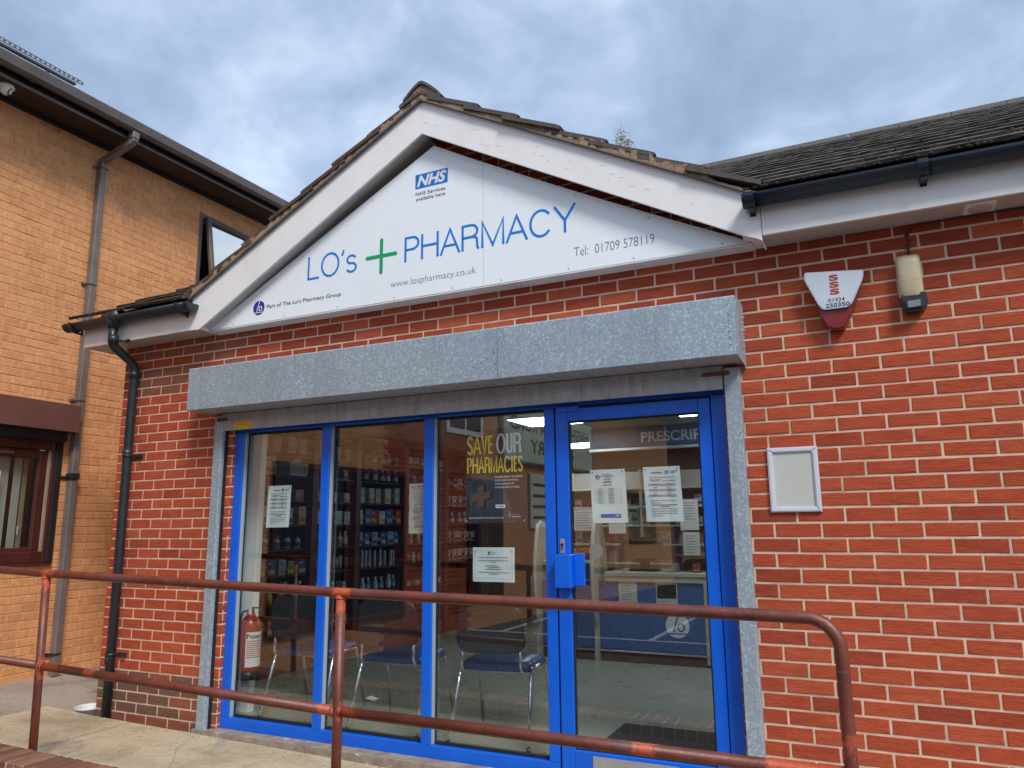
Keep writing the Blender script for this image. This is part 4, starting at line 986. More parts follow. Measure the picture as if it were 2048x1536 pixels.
# the stretch towards the camera and beyond it, seen only in the shop's panes
stB, stR = MB(), MB()
ADDED_FARW = [(-5.6, -2.9, 0.10, 2.25), (-8.6, -7.4, 0.10, 2.25), (-17.5, -15.4, 0.9, 2.25)]  # dark windows added out of view to darken the wall mirrored in the panes
for m in range(-3, 75):
    z1 = 5.1957 - 0.075 * (m - 1) - 0.0048; z0 = z1 - 0.0654
    for k in range(-82, -21):
        x0 = -0.4386 + 0.225 * (k + (0.5 if m % 2 else 0)) + 0.0048
        if x0 + 0.2154 < -4.9 and x0 > -19:
            q = stR if -7.6 < x0 < -4.9 else stB
            q.t = random.randint(0, 6) / 8; q.add([(x0, 0, z0), (x0 + .2154, 0, z0), (x0 + .2154, 0, z1), (x0, 0, z1)], [(0, 1, 2, 3)])
stB.build('brickwork', M_ORG, OW, kind='stuff'); stR.build('red_brickwork', M_RED, OW, kind='stuff')
for a, b_, c, d in ADDED_FARW:
    o = MB().box(a + 0.08, b_ - 0.08, -0.020, -0.012, c + 0.08, d - 0.08).build('window', M_CELL, OB)
    for e, f, g_, h in ((a, a + 0.08, c, d), (b_ - 0.08, b_, c, d), (a + .0805, b_ - .0805, c, c + 0.08), (a + .0805, b_ - .0805, d - 0.08, d), ((a + b_) / 2 - 0.04, (a + b_) / 2 + 0.04, c + .081, d - .081)):
        MB().bbox(e, f, -0.045, -0.002, g_, h, 0.004).build('window_frame', M_MAHO, OB)
# eaves (they run very slightly uphill away from the viewer)
def ez(x): return 5.345 + 0.042 * x
def eave_prism(name, sec, m, x0=-19, x1=7.0, smooth=False, parent=OB):
    q = MB(); q.smooth = smooth; q.prism(sec, x0, x1, 'x'); q.v = [(v[0], v[1], v[2] + 0.042 * v[0]) for v in q.v]; return q.build(name, m, parent)
eave_prism('eaves_soffit', [(-0.352, 5.352), (-0.352, 5.360), (0.02, 5.360), (0.02, 5.352)], M_DKBR)
eave_prism('wall_batten', [(-0.035, 5.325), (-0.035, 5.3515), (0.0, 5.3515), (0.0, 5.325)], M_RUBB)
eave_prism('eaves_fascia', [(-0.374, 5.345), (-0.353, 5.345), (-0.353, 5.50), (-0.374, 5.50)], M_DKBR)
eave_prism('fascia_lip', [(-0.381, 5.343), (-0.3745, 5.343), (-0.3745, 5.368), (-0.381, 5.368)], M_GREYP)
gs = [(-0.395, 5.505), (-0.400, 5.42), (-0.43, 5.40), (-0.475, 5.40), (-0.50, 5.425), (-0.512, 5.50), (-0.512, 5.512), (-0.505, 5.512), (-0.495, 5.43), (-0.47, 5.408), (-0.43, 5.408), (-0.408, 5.425), (-0.403, 5.505)]
OG = eave_prism('gutter', gs, M_BROWNP)
eave_prism('gutter_trim', [(-0.4395, 5.3985), (-0.4395, 5.395), (-0.4365, 5.395), (-0.4365, 5.3985)], M_DKBR)
for x in (-0.50, 0.385, 0.575, 1.32, 2.10, -2.6, 3.3):
    q = MB(); gb = [(y - (0.004 if y < -0.45 else -0.004), z - (0.004 if z < 5.45 else -0.002)) for y, z in gs[:6]] + [(y, z) for y, z in reversed(gs[:6])]
    q.prism(gb, x - 0.018, x + 0.018, 'x'); q.v = [(v[0], v[1], v[2] + 0.042 * v[0]) for v in q.v]; q.build('gutter_joint', M_BROWNP, OG)
q = MB(); q.add([(-19, -0.47, 5.505 - .8), (7, -0.47, 5.505 + .29), (7, 7.5, 8.9), (-19, 7.5, 8.9 - 1.0)], [(0, 1, 2, 3)]); q.build('roof', M_TILE, OB)
# square downpipe
dx_ = 0.575
q = MB(); q.tube([(dx_ + 0.01, -0.45, 5.42), (dx_ + 0.01, -0.45, 5.325), (dx_ - 0.01, -0.04, 5.20), (dx_ - 0.01, -0.04, 5.10)], 0.034, 4, sq=True)
def sqpipe(pts, h=0.0325, name='downpipe', m=M_GREYP, parent=OB):
    q = MB()
    vs = []
    for i, (x, y, z) in enumerate(pts):
        p = Vector((x, y, z)); a = Vector(pts[max(0, i - 1)]); b_ = Vector(pts[min(len(pts) - 1, i + 1)])
        t_ = ((p - a).normalized() + (b_ - p).normalized()).normalized(); X = Vector((1, 0, 0)); Y = t_.cross(X).normalized()
        s_ = 1.0
        for u, v in ((-1, -1), (-0.8, -1), (0.8, -1), (1, -0.8), (1, 0.8), (0.8, 1), (-0.8, 1), (-1, 0.8)): vs.append(p + X * u * h + Y * v * h)
    n = 8; fs = [(i * n + k, i * n + (k + 1) % n, (i + 1) * n + (k + 1) % n, (i + 1) * n + k) for i in range(len(pts) - 1) for k in range(n)] + [tuple(range(n)), tuple((len(pts) - 1) * n + k for k in range(n))]
    q.add(vs, fs); return q.build(name, m, parent)
DPO = sqpipe([(0.58, -0.452, 5.44), (0.58, -0.452, 5.34), (0.575, -0.435, 5.315), (0.57, -0.06, 5.185), (0.57, -0.045, 5.15), (0.575, -0.045, 3.5), (0.585, -0.045, 0.10)])
sqpipe([(0.58, -0.452, 5.425), (0.58, -0.452, 5.36)], 0.039, 'pipe_collar', parent=DPO); sqpipe([(0.57, -0.045, 5.135), (0.57, -0.045, 5.105)], 0.037, 'pipe_collar', parent=DPO)
q = MB(); q.bbox(0.535, 0.625, -0.09, -0.008, 1.895, 1.952, 0.003); q.bbox(0.47, 0.535, -0.02, -0.002, 1.90, 1.925, 0.003); q.build('pipe_clip', M_RUBB, DPO)
for z in (5.10, 3.84, 2.655, 0.29):
    q = MB(); q.bbox(0.534, 0.616, -0.085, -0.006, z, z + 0.014, 0.002); q.bbox(0.495, 0.534, -0.022, -0.002, z - 0.008, z + 0.02, 0.003); q.build('pipe_clip', M_RUBB if z < 1 else M_BROWNP, DPO)
q = MB(); q.bbox(0.54, 0.635, -0.10, -0.0, 0.085, 0.105, 0.003); q.build('pipe_shoe', M_RUBB, DPO)
# ground floor window
def frame4(name, x0, x1, z0, z1, w_, y0, y1, m, parent, b=0.004):
    r_ = []
    for a, b2, c, d in ((x0, x0 + w_, z0, z1), (x1 - w_, x1, z0, z1), (x0 + w_ + .0005, x1 - w_ - .0005, z0, z0 + w_), (x0 + w_ + .0005, x1 - w_ - .0005, z1 - w_, z1)):
        r_.append(MB().bbox(a, b2, y0, y1, c, d, b).build(name, m, parent))
    return r_
WN = MB().box(-2.19, 0.327, 0.056, 0.060, 1.17, 2.20).build('window', M_GLASS, OB)
frame4('window_frame', -2.2, 0.4875, 1.1215, 2.2595, 0.105, -0.012, 0.045, M_MAHO, OB)
q = MB(); q.bbox(0.3505, 0.382, 0.0, 0.05, 1.20, 2.18, 0.003); q.build('bare_timber_strip', pbr('bare_timber', (0.36, 0.28, 0.20), (0.24, 0.19, 0.14), 14, 0.8, stretch=(1, 1, .2)), WN)
frame4('sash_frame', -2.09, 0.350, 1.19, 2.15, 0.075, 0.006, 0.055, M_MAHO, WN)
q = MB(); q.bbox(-2.2, 0.47, -0.03, 0.05, 1.10, 1.1205, 0.004); q.build('window_sill', M_MAHO, OB)
q = MB(); q.box(-2.5, 0.9, 0.9, 0.92, 0.8, 2.4); q.box(-2.5, 0.9, 0.25, 0.9, 2.38, 2.4); q.build('dark_room', M_DARKIN, WN)
for i in range(5):
    a = 0.10 + i * 0.021 if i else -0.02
    q = MB(); q.bbox(a, a + (0.095 if i == 0 else 0.018), 0.12 + 0.004 * i, 0.124 + 0.004 * i, 1.2, 2.08, 0.001); q.build('blind_slat', M_PVC, WN)
q = MB(); q.bbox(0.218, 0.262, 0.14, 0.144, 1.2, 2.09, 0.001); q.build('blind_slat', pbr('tan_blind', (0.34, 0.28, 0.20), None, 4, 0.7, bs=0), WN)
q = MB(); q.bbox(0.20, 0.212, 0.112, 0.118, 1.38, 1.46, 0.002); q.build('blind_weight', M_WHITE, WN)
q = MB(); q.bbox(-0.6, -0.05, 0.045, 0.0465, 1.70, 1.94, 0.0005); q.build('window_notice', M_PAPER, WN)
q = MB(); q.bbox(-0.9, 0.02, -0.006, 0.0055, 2.095, 2.125, 0.004); q.build('trickle_vent', M_BRSH, WN)
# upper window, top hung sash pushed open
frame4('window_frame', 1.957, 3.198, 4.202, 5.193, 0.055, -0.004, 0.055, M_BROWNP, OB)
UW = bpy.data.objects.new('window', MB().box(-0.565, 0.565, -0.022, -0.018, -0.87, -0.02).data('window', M_GLREF)); COL.objects.link(UW); UW.parent = OB
UW.matrix_basis = Matrix.Translation((2.60, -0.006, 5.155)) @ Matrix.Rotation(R(-9), 4, 'X'); tag(UW, 'upper casement pushed open, its pane mirroring the clouds')
for a, b_, c, d in ((-0.565, -0.505, -0.90, 0.0), (0.505, 0.565, -0.90, 0.0), (-0.504, 0.504, -0.90, -0.84), (-0.504, 0.504, -0.06, 0.0)):
    q = MB(); q.bbox(a, b_, -0.045, 0.0, c, d, 0.004); o = q.build('sash_frame', M_BROWNP, None); o.parent = UW
q = MB(); q.bbox(-0.30, 0.10, -0.052, -0.0455, -0.045, -0.02, 0.002); o = q.build('trickle_vent', M_BROWNP, None); o.parent = UW
q = MB(); q.box(1.9, 3.4, 0.35, 0.37, 4.0, 5.4); q.box(1.9, 1.92, 0.06, 0.35, 4.0, 5.4); q.build('dark_room', M_DARKIN, OB)
# brown roller shutter hood over the ground floor window
SH = thing('brown_shutter_box', 'brown metal shutter box above the ground floor window, beside the grey downpipe', 'shutter box', (0, 0, 0))
SH.matrix_basis = MO; ORG[SH.name] = Vector((0, 0, 0))
q = MB(); q.prism([(-0.002, 2.588), (-0.175, 2.588), (-0.178, 2.585), (-0.178, 2.332), (-0.175, 2.330), (-0.002, 2.330)], -2.4, 0.498, 'x'); q.build('hood', M_BRSH, SH)
q = MB(); q.prism([(-0.001, 2.592), (-0.18, 2.592), (-0.182, 2.326), (-0.001, 2.326)], 0.4985, 0.501, 'x'); q.build('end_plate', M_BRSH, SH)
q = MB(); q.bbox(-2.3, 0.45, -0.10, -0.02, 2.24, 2.3295, 0.003); q.build('shutter_curtain', M_RUBB, SH)
q = MB(); q.bbox(-2.4, 0.455, -0.012, -0.002, 2.60, 2.618, 0.002); q.build('batten', M_MORTO, SH)
for x in (0.41,): 
    q = MB(); q.bbox(x, x + 0.05, -0.03, -0.013, 1.13, 2.32, 0.003); q.build('side_channel', M_RUBB, SH)
# dome camera under the eaves
CC = thing('dome_camera', 'white dome security camera fixed under the dark eaves', 'camera', (0, 0, 0)); CC.matrix_basis = MO; ORG[CC.name] = Vector((0, 0, 0))
cx_, cy_, czz = -0.60, -0.255, 5.327
q = MB(); q.lathe([(0.001, 0.0), (0.060, 0.0), (0.066, -0.012), (0.066, -0.034), (0.058, -0.040), (0.001, -0.040)], (cx_, cy_, czz), 24); q.build('camera_base', M_WHITE, CC)
q = MB(); q.lathe([(0.052 * math.sin(a), -0.040 - 0.052 * 0.95 * (1 - math.cos(math.pi / 2 - 0)) * 0 - 0.050 * math.sin(math.pi / 2 - a)) if False else (0.052 * math.cos(a), -0.040 - 0.055 * math.sin(a)) for a in [math.pi / 2 * k / 8 for k in range(9)]], (cx_, cy_, czz), 24); q.build('camera_dome', M_WHITE, CC)
q = MB(); q.lathe([(0.0005, -0.002), (0.034, -0.002), (0.038, 0.006), (0.034, 0.010)], (0, 0, 0), 20)
d_ = Vector((0.55, -0.72, -0.42)).normalized(); rot = d_.to_track_quat('Z', 'Y').to_matrix()
q.v = [tuple(rot @ Vector(v) + Vector((cx_, cy_, czz - 0.05)) + d_ * 0.040) for v in q.v]; q.build('camera_lens', M_RUBB, CC)
# solar panel row above the roof edge
SP = thing('solar_panel', 'solar panel rack end standing proud of the roof edge on steel feet', 'solar panel', (0, 0, 0)); SP.matrix_basis = MO; ORG[SP.name] = Vector((0, 0, 0))
def tiltv(q): q.v = [(v[0], v[1], v[2] + 0.042 * v[0]) for v in q.v]; return q
dy_, dz_ = 1.5, 0.96
q = MB()
q.prism([(0.0, 5.895), (0.0, 5.935), (dy_, 5.935 + dz_), (dy_, 5.895 + dz_)], -3.2, 0.30, 'x'); tiltv(q).build('panel_frame', M_SOLAR, SP)
q = MB(); q.prism([(0.02, 5.948), (0.02, 5.951), (dy_, 5.951 + dz_), (dy_, 5.948 + dz_)], -3.18, 0.28, 'x'); tiltv(q).build('cell_face', M_CELL, SP)
q = MB()
for i in range(70):
    x = -3.2 + i * 0.05; q.box(x, x + 0.022, -0.006, -0.0005, 5.900, 5.925)
tiltv(q).build('edge_clips', M_ALU, SP, kind='stuff')
q = MB(); q.bbox(-3.2, 0.235, 0.01, 0.05, 5.872, 5.894, 0.003); tiltv(q).build('support_rail', M_SOLAR, SP)
for x in (-0.09, -1.3):
    q = MB(); q.bbox(x, x + 0.035, 0.005, 0.02, 5.50, 5.85, 0.002); tiltv(q).build('support_foot', M_SOLAR, SP)
q = MB(); q.tube([(-0.36, 0.02, 5.85), (-0.33, 0.0, 5.74), (-0.30, 0.0, 5.62)], 0.004, 6); tiltv(q).build('cable', M_RUBB, SP)
q = MB(); q.tube([(-0.56, 0.02, 5.86), (-0.60, -0.02, 5.82), (-0.62, 0.0, 5.72)], 0.006, 6); q.bbox(-0.60, -0.50, 0.0, 0.03, 5.79, 5.825, 0.003); tiltv(q).build('cable_box', M_ALU, SP)
# green surgery sign farther along this wall (the photo shows it mirrored in the panes)
GS = thing('surgery_sign', 'pale green HIGHTHORN ROAD SURGERY sign on the buff wall, mirrored in the shop panes', 'sign', (0, 0, 0)); GS.matrix_basis = MO; ORG[GS.name] = Vector((0, 0, 0))
gx0, gx1, gz0, gz1 = -12.95, -8.6, 2.68, 3.78
q = MB(); q.bbox(gx0, gx1, -0.06, -0.003, gz0, gz1, 0.01); q.build('sign_board', M_SIGNG, GS)
frame4('sign_edging', gx0 - 0.05, gx1 + 0.05, gz0 - 0.05, gz1 + 0.05, 0.05, -0.08, -0.003, M_ALU, GS)
def olet(s, box, y, m, **k):
    vs, fs = glyphs(s, box, y, **k); q = MB(); q.add(vs, fs); q.build('lettering', m, GS)
olet('HIGHTHORN ROAD', (gx0 + 0.25, gx1 - 0.25, 3.30, 3.58), -0.062, M_INK, off=0.02)
olet('SURGERY', (gx0 + 1.1, gx1 - 1.1, 2.87, 3.15), -0.062, M_INK, off=0.02)
NB = thing('notice_board', 'pale notice board on the buff wall beneath the surgery sign', 'notice board', (0, 0, 0)); NB.matrix_basis = MO; ORG[NB.name] = Vector((0, 0, 0))
q = MB(); q.bbox(-10.5, -9.7, -0.05, -0.003, 1.35, 2.45, 0.01); q.build('board', M_SIGNG, NB)
q = MB()
for z in (2.2, 1.98, 1.76, 1.54): q.box(-10.4, -9.8, -0.052, -0.0505, z, z + 0.06)
q.build('printed_lines', M_INK, NB)
q = MB()
for z0_, z1_, xa, xb in ((3.0, 4.5, -7.9, -6.7), (3.0, 4.5, -5.6, -4.4)):
    q.mi = 0; q.bbox(xa, xb, -0.03, -0.002, z0_, z1_, 0.01); q.mi = 1; q.box(xa + 0.1, (xa + xb) / 2 - 0.03, -0.034, -0.031, z0_ + 0.1, z1_ - 0.1); q.box((xa + xb) / 2 + 0.03, xb - 0.1, -0.034, -0.031, z0_ + 0.1, z1_ - 0.1)
q.build('side_windows', [M_WHITE, M_CELL], OB)

# ------------------------------------------------------------------ inside the pharmacy
FZ = 0.09
MB().box(-4.95, 4.88, 0.13, 6.4, FZ - 0.06, FZ).build('shop_floor', M_VINYL, PB)
MB().box(-4.95, 4.88, 0.13, 6.4, 2.43, 2.45).build('shop_ceiling', pbr('ceiling_tile', (0.34, 0.30, 0.26), (0.30, 0.265, 0.23), 3, 0.8, bs=0.0), PB)  # white ceiling in an unlit state: its dimness is set into the colour
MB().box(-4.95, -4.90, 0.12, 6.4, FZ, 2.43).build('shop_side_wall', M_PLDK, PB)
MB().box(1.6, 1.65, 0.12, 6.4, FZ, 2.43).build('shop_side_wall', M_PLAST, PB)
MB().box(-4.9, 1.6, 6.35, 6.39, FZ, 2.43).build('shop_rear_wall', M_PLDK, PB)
MB().box(-4.9, -3.83, 0.16, 0.18, FZ, 2.43).build('shop_front_lining', M_PLAST, PB); MB().box(-0.2, 1.6, 0.16, 0.18, FZ, 2.43).build('shop_front_lining', M_PLAST, PB)
MB().bbox(-4.2, -3.80, 0.30, 0.36, FZ, 2.40, 0.004).build('white_side_panel', pbr('gloss_white_panel', (0.86, 0.93, 0.93), (0.83, 0.90, 0.90), 3, 0.4, bs=0.0), PB)
for i, (x, y) in enumerate(((-1.13, 2.32), (-2.66, 2.28), (-1.2, 4.6), (-3.2, 4.6), (0.5, 2.4))):
    c_ = thing('ceiling_light', ['square white LED panel lit in the ceiling above the door glass', 'square white LED panel lit in the ceiling seen through the poster pane', 'square LED panel lit behind the counter on the right', 'square LED panel lit behind the counter on the left', 'square LED panel lit at the right end of the shop'][i], 'ceiling light', (x, y, 2.43), 0, 'LED panels in the shop ceiling')
    MB().bbox(x, x + 0.6, y, y + 0.6, 2.417, 2.429, 0.003).build('frame', M_WHITE, c_)
    MB().box(x + 0.02, x + 0.58, y + 0.02, y + 0.58, 2.4145, 2.4165).build('diffuser', M_LED, c_)
# medicine shelving along the left wall
SHV = thing('medicine_shelving', 'dark wooden shelving full of medicines along the left wall of the shop', 'shelving', (-4.7, 2.8, FZ))
bays = [(0.75, 1.82), (1.90, 2.52), (2.60, 3.45), (3.53, 4.4), (4.48, 5.3)]
levels = [0.45, 0.72, 0.98, 1.22, 1.45, 1.68, 1.92, 2.13]
for i, (a, b_) in enumerate(bays):
    MB().box(-4.895, -4.885, a, b_, 0.2, 2.36).build('back_panel', M_SHELF if i == 1 else M_DKSH, SHV)
    for k, z in enumerate(levels): MB().bbox(-4.884, -4.60, a + .001, b_ - .001, z - 0.018, z - 0.001, 0.002).build('shelf', M_WOOD if i % 2 else M_RUBB, SHV)
    MB().bbox(-4.90, -4.57, b_, b_ + 0.08, FZ, 2.36, 0.003).build('upright', M_WOOD, SHV)
MB().bbox(-4.90, -4.57, 0.68, 0.749, FZ, 2.36, 0.003).build('upright', M_WOOD, SHV)
MB().bbox(-4.90, -4.55, 0.68, 5.4, 2.361, 2.42, 0.003).build('cornice', M_WOOD, SHV)
MB().bbox(-4.90, -4.60, 0.75, 5.3, FZ, 0.25, 0.003).build('plinth', M_WOOD, SHV)
COLS = {'white': (0.55, 0.56, 0.56), 'blue': (0.02, 0.09, 0.35), 'pale blue': (0.25, 0.40, 0.55), 'orange': (0.55, 0.14, 0.03), 'yellow': (0.60, 0.42, 0.04), 'red': (0.40, 0.03, 0.02), 'green': (0.05, 0.25, 0.10), 'silver': (0.40, 0.42, 0.43), 'navy': (0.01, 0.02, 0.10), 'pink': (0.5, 0.25, 0.28), 'black': (0.015, 0.015, 0.018), 'cream': (0.48, 0.42, 0.32)}
PM = {k: pbr('pack_' + k.replace(' ', '_'), tuple(x * .8 for x in v), tuple(x * 0.5 for x in v), 30, 0.4, bs=0.0) for k, v in COLS.items()}
def carton(c1, c2, w_, h, d_):
    q = MB(); q.bbox(-d_ / 2, d_ / 2, -w_ / 2, w_ / 2, 0, h, 0.0015); q.mi = 1; q.box(d_ / 2 + 0.0002, d_ / 2 + 0.0008, -w_ * 0.42, w_ * 0.42, h * 0.12, h * 0.38); q.box(d_ / 2 + 0.0002, d_ / 2 + 0.0008, -w_ * 0.42, w_ * 0.1, h * 0.72, h * 0.82); q.box(-d_ * .4, d_ * .4, -w_ / 2 - 0.0008, -w_ / 2 - 0.0002, h * 0.3, h * 0.6)
    return q.data('carton', [PM[c1], PM[c2]])
def bottle(c1, c2, r_, h):
    q = MB(); q.lathe([(0.0005, 0), (r_, 0), (r_, h * 0.62), (r_ * 0.45, h * 0.76), (r_ * 0.45, h * 0.78)], (0, 0, 0), 10); q.mi = 1; q.lathe([(r_ * 0.55, h * 0.76), (r_ * 0.55, h), (0.0005, h)], (0, 0, 0), 10); q.lathe([(r_ + 0.0006, h * 0.15), (r_ + 0.0006, h * 0.5)], (0, 0, 0), 10)
    return q.data('bottle', [PM[c1], PM[c2]])
def tubep(c1, c2, r_, h):
    q = MB(); q.lathe([(0.0005, 0), (r_, 0), (r_, h * 0.85), (r_ * .8, h), (0.0005, h)], (0, 0, 0), 8); q.mi = 1; q.lathe([(r_ + .0005, 0.001), (r_ + .0005, h * 0.25)], (0, 0, 0), 8)
    return q.data('canister', [PM[c1], PM[c2]])
ordn = ['lowest', 'second lowest', 'third lowest', 'fourth lowest', 'fourth from top', 'third from top', 'second from top', 'top']
bayn = ['first', 'second', 'third', 'fourth', 'fifth']
posn = ['nearest the window', 'second from the window', 'third from the window', 'fourth from the window', 'fifth from the window', 'sixth from the window', 'seventh from the window', 'eighth from the window', 'ninth from the window']
def product(me, kind, label, x, y, z, grp, rz=None, sc=(1, 1, 1)):
    ob = bpy.data.objects.new(kind, me); COL.objects.link(ob); ob.location = (x, y, z); ob.rotation_euler = (0, 0, random.uniform(-.08, .08) if rz is None else rz); ob.scale = sc
    tag(ob, label, kind, grp); return ob
plan = {
    (0, 7): ('carton', [('cream', 'pink'), ('pink', 'cream')], .105, .17, 6), (0, 6): ('carton', [('cream', 'black'), ('silver', 'navy')], .14, .16, 3),
    (0, 5): ('carton', [('pink', 'orange'), ('red', 'cream')], .11, .12, 5), (0, 4): ('carton', [('white', 'blue'), ('cream', 'orange')], .10, .17, 6),
    (0, 3): ('bottle', [('white', 'blue'), ('white', 'navy')], .035, .14, 7), (0, 2): ('carton', [('green', 'yellow'), ('blue', 'yellow'), ('pale blue', 'orange')], .10, .14, 8),
    (0, 1): ('spray', [], 0, 0, 6), (0, 0): ('carton', [('white', 'orange'), ('orange', 'white')], .12, .15, 6),
    (1, 7): ('carton', [('silver', 'blue'), ('cream', 'silver')], .07, .13, 4), (1, 6): ('carton', [('white', 'blue')], .06, .10, 3), (1, 5): ('carton', [('white', 'cream'), ('cream', 'white')], .10, .10, 3),
    (1, 4): ('carton', [('white', 'pale blue')], .09, .15, 4), (1, 3): ('bottle', [('white', 'red'), ('white', 'orange'), ('pale blue', 'white')], .028, .17, 6), (1, 2): ('canister', [('silver', 'black'), ('silver', 'red'), ('orange', 'black')], .019, .14, 9),
    (1, 1): ('carton', [('white', 'navy')], .05, .15, 3), (1, 0): ('carton', [('orange', 'white'), ('red', 'cream')], .09, .10, 5),
    (2, 7): ('bottle', [('silver', 'white'), ('white', 'navy')], .04, .14, 6), (2, 6): ('bottle', [('blue', 'white'), ('navy', 'silver')], .035, .17, 6), (2, 5): ('carton', [('pale blue', 'white'), ('white', 'yellow')], .10, .18, 5),
    (2, 4): ('carton', [('white', 'yellow'), ('blue', 'pale blue'), ('red', 'yellow')], .11, .16, 6), (2, 3): ('carton', [('pale blue', 'navy'), ('blue', 'white')], .10, .15, 6), (2, 2): ('canister', [('silver', 'pale blue'), ('pale blue', 'white')], .018, .19, 9),
    (2, 1): ('bottle', [('blue', 'pale blue'), ('pale blue', 'white')], .03, .16, 7), (2, 0): ('canister', [('red', 'white'), ('orange', 'white')], .025, .15, 7),
    (3, 7): ('carton', [('white', 'navy'), ('silver', 'black')], .12, .13, 5), (3, 6): ('bottle', [('silver', 'navy'), ('white', 'blue')], .04, .17, 5), (3, 5): ('bottle', [('white', 'silver'), ('silver', 'blue')], .035, .17, 6),
    (3, 4): ('carton', [('white', 'black'), ('cream', 'navy')], .08, .15, 4), (3, 3): ('canister', [('white', 'silver'), ('silver', 'white')], .03, .15, 6), (3, 2): ('bottle', [('white', 'silver'), ('silver', 'red')], .03, .14, 8),
    (3, 1): ('carton', [('cream', 'silver')], .13, .06, 4), (3, 0): ('canister', [('orange', 'white'), ('white', 'red')], .02, .15, 8),
    (4, 6): ('carton', [('white', 'blue'), ('navy', 'white')], .11, .14, 5), (4, 5): ('carton', [('white', 'blue')], .10, .15, 5), (4, 4): ('bottle', [('blue', 'white')], .035, .16, 5), (4, 3): ('carton', [('silver', 'navy')], .10, .13, 5), (4, 2): ('carton', [('white', 'red')], .09, .14, 5)}
lib = {}
def spray(x, y, z, label, col):
    s = thing('spray_bottle', label, 'spray bottle', (x, y, z), 0, 'trigger spray bottles on the second lowest shelf')
    q = MB(); q.lathe([(0.0005, 0), (0.034, 0), (0.036, 0.07), (0.024, 0.12), (0.013, 0.15)], (x, y, z), 12); q.build('bottle_body', PM[col], s)
    q = MB(); q.bbox(x - 0.012, x + 0.065, y - 0.013, y + 0.013, z + 0.165, z + 0.195, 0.005); q.lathe([(0.015, 0.148), (0.015, 0.168)], (x, y, z), 10); q.prism([(x + 0.02, z + 0.166), (x + 0.032, z + 0.166), (x + 0.046, z + 0.125), (x + 0.038, z + 0.125)], y - 0.008, y + 0.008); q.build('trigger_head', PM['white'], s)
for (b_, l), (kind, cols, w_, h, n) in plan.items():
    y0, y1 = bays[b_]; z = levels[l]
    for i in range(n):
        y = y0 + (i + 0.5) * (y1 - y0) / n + random.uniform(-.008, .008); x = -4.68 + random.uniform(-0.01, 0.03)
        if kind == 'spray':
            c_ = ['white', 'pale blue', 'yellow', 'yellow', 'yellow', 'white'][i]
            spray(x, y, z, f'{c_} trigger spray bottle on the left shelving, {posn[i]}', c_); continue
        c1, c2 = cols[i % len(cols)]; key = (kind, c1, c2, w_, h)
        if key not in lib: lib[key] = carton(c1, c2, w_, h, .09) if kind == 'carton' else (bottle if kind == 'bottle' else tubep)(c1, c2, w_, h)
        product(lib[key], kind, f'{c1} and {c2} {kind}, {ordn[l]} shelf, {bayn[b_]} left bay, {posn[i].replace("the window", "window")}', x, y, z, 'products on the left shelving', sc=(1, 1, random.uniform(.88, 1.05)))
q = MB(); x, y, z = -4.66, 1.62, levels[6]
BK = thing('plastic_basket', 'small white slotted plastic basket hanging high on the left shelving', 'basket', (x, y, z))
for a in range(9): q.box(x + 0.07, x + 0.074, y - 0.12 + a * 0.029, y - 0.12 + a * 0.029 + 0.014, z + 0.012, z + 0.10)
q.box(x + .066, x + .076, y - .135, y + .13, z + .10, z + .125); q.box(x + .066, x + .076, y - .12, y + .12, z, z + .014); q.box(x - .07, x + .066, y - .135, y - .13, z, z + .125); q.box(x - .07, x + .066, y + .125, y + .13, z, z + .125); q.build('basket_body', PM['white'], BK)
# rear wall shelving behind the counter
RSV = thing('dispensary_shelving', 'pale shelving with cartons behind the counter at the back of the shop', 'shelving', (-0.6, 5.6, FZ))
for x in (-3.2, -2.2, -1.2, -0.2, 0.8): MB().bbox(x, x + 0.03, 5.15, 5.5, FZ, 2.1, 0.002).build('upright', M_OAKG, RSV)
nth = 'first second third fourth fifth sixth seventh eighth ninth tenth eleventh twelfth thirteenth fourteenth fifteenth sixteenth seventeenth'.split()
rl = [0.95, 1.18, 1.41, 1.64, 1.87]
for z in rl: MB().bbox(-3.2, 0.83, 5.14, 5.5, z - 0.02, z, 0.002).build('shelf', M_OAKG, RSV)
MB().box(-3.2, 0.83, 5.501, 5.52, FZ, 2.1).build('back_panel', M_SHELF, RSV)
for l, z in enumerate(rl[:4]):
    for i in range(17):
        c1 = random.choice(['white', 'white', 'cream', 'pale blue', 'blue', 'orange', 'red', 'silver']); c2 = random.choice(['blue', 'navy', 'red', 'silver'])
        key = ('carton', c1, c2, .11, .15)
        if key not in lib: lib[key] = carton(c1, c2, .11, .15, .09)
        x = -3.05 + i * 0.225 + random.uniform(-.02, .02)
        product(lib[key], 'carton', f'{c1} and {c2} carton, {["lowest", "second", "third", "upper"][l]} rear shelf behind counter, {nth[i]} from left', x, 5.25, z, 'cartons on the rear shelving', rz=-math.pi / 2 + random.uniform(-.1, .1), sc=(1, random.uniform(.7, 1.4), random.uniform(.6, 1.05)))
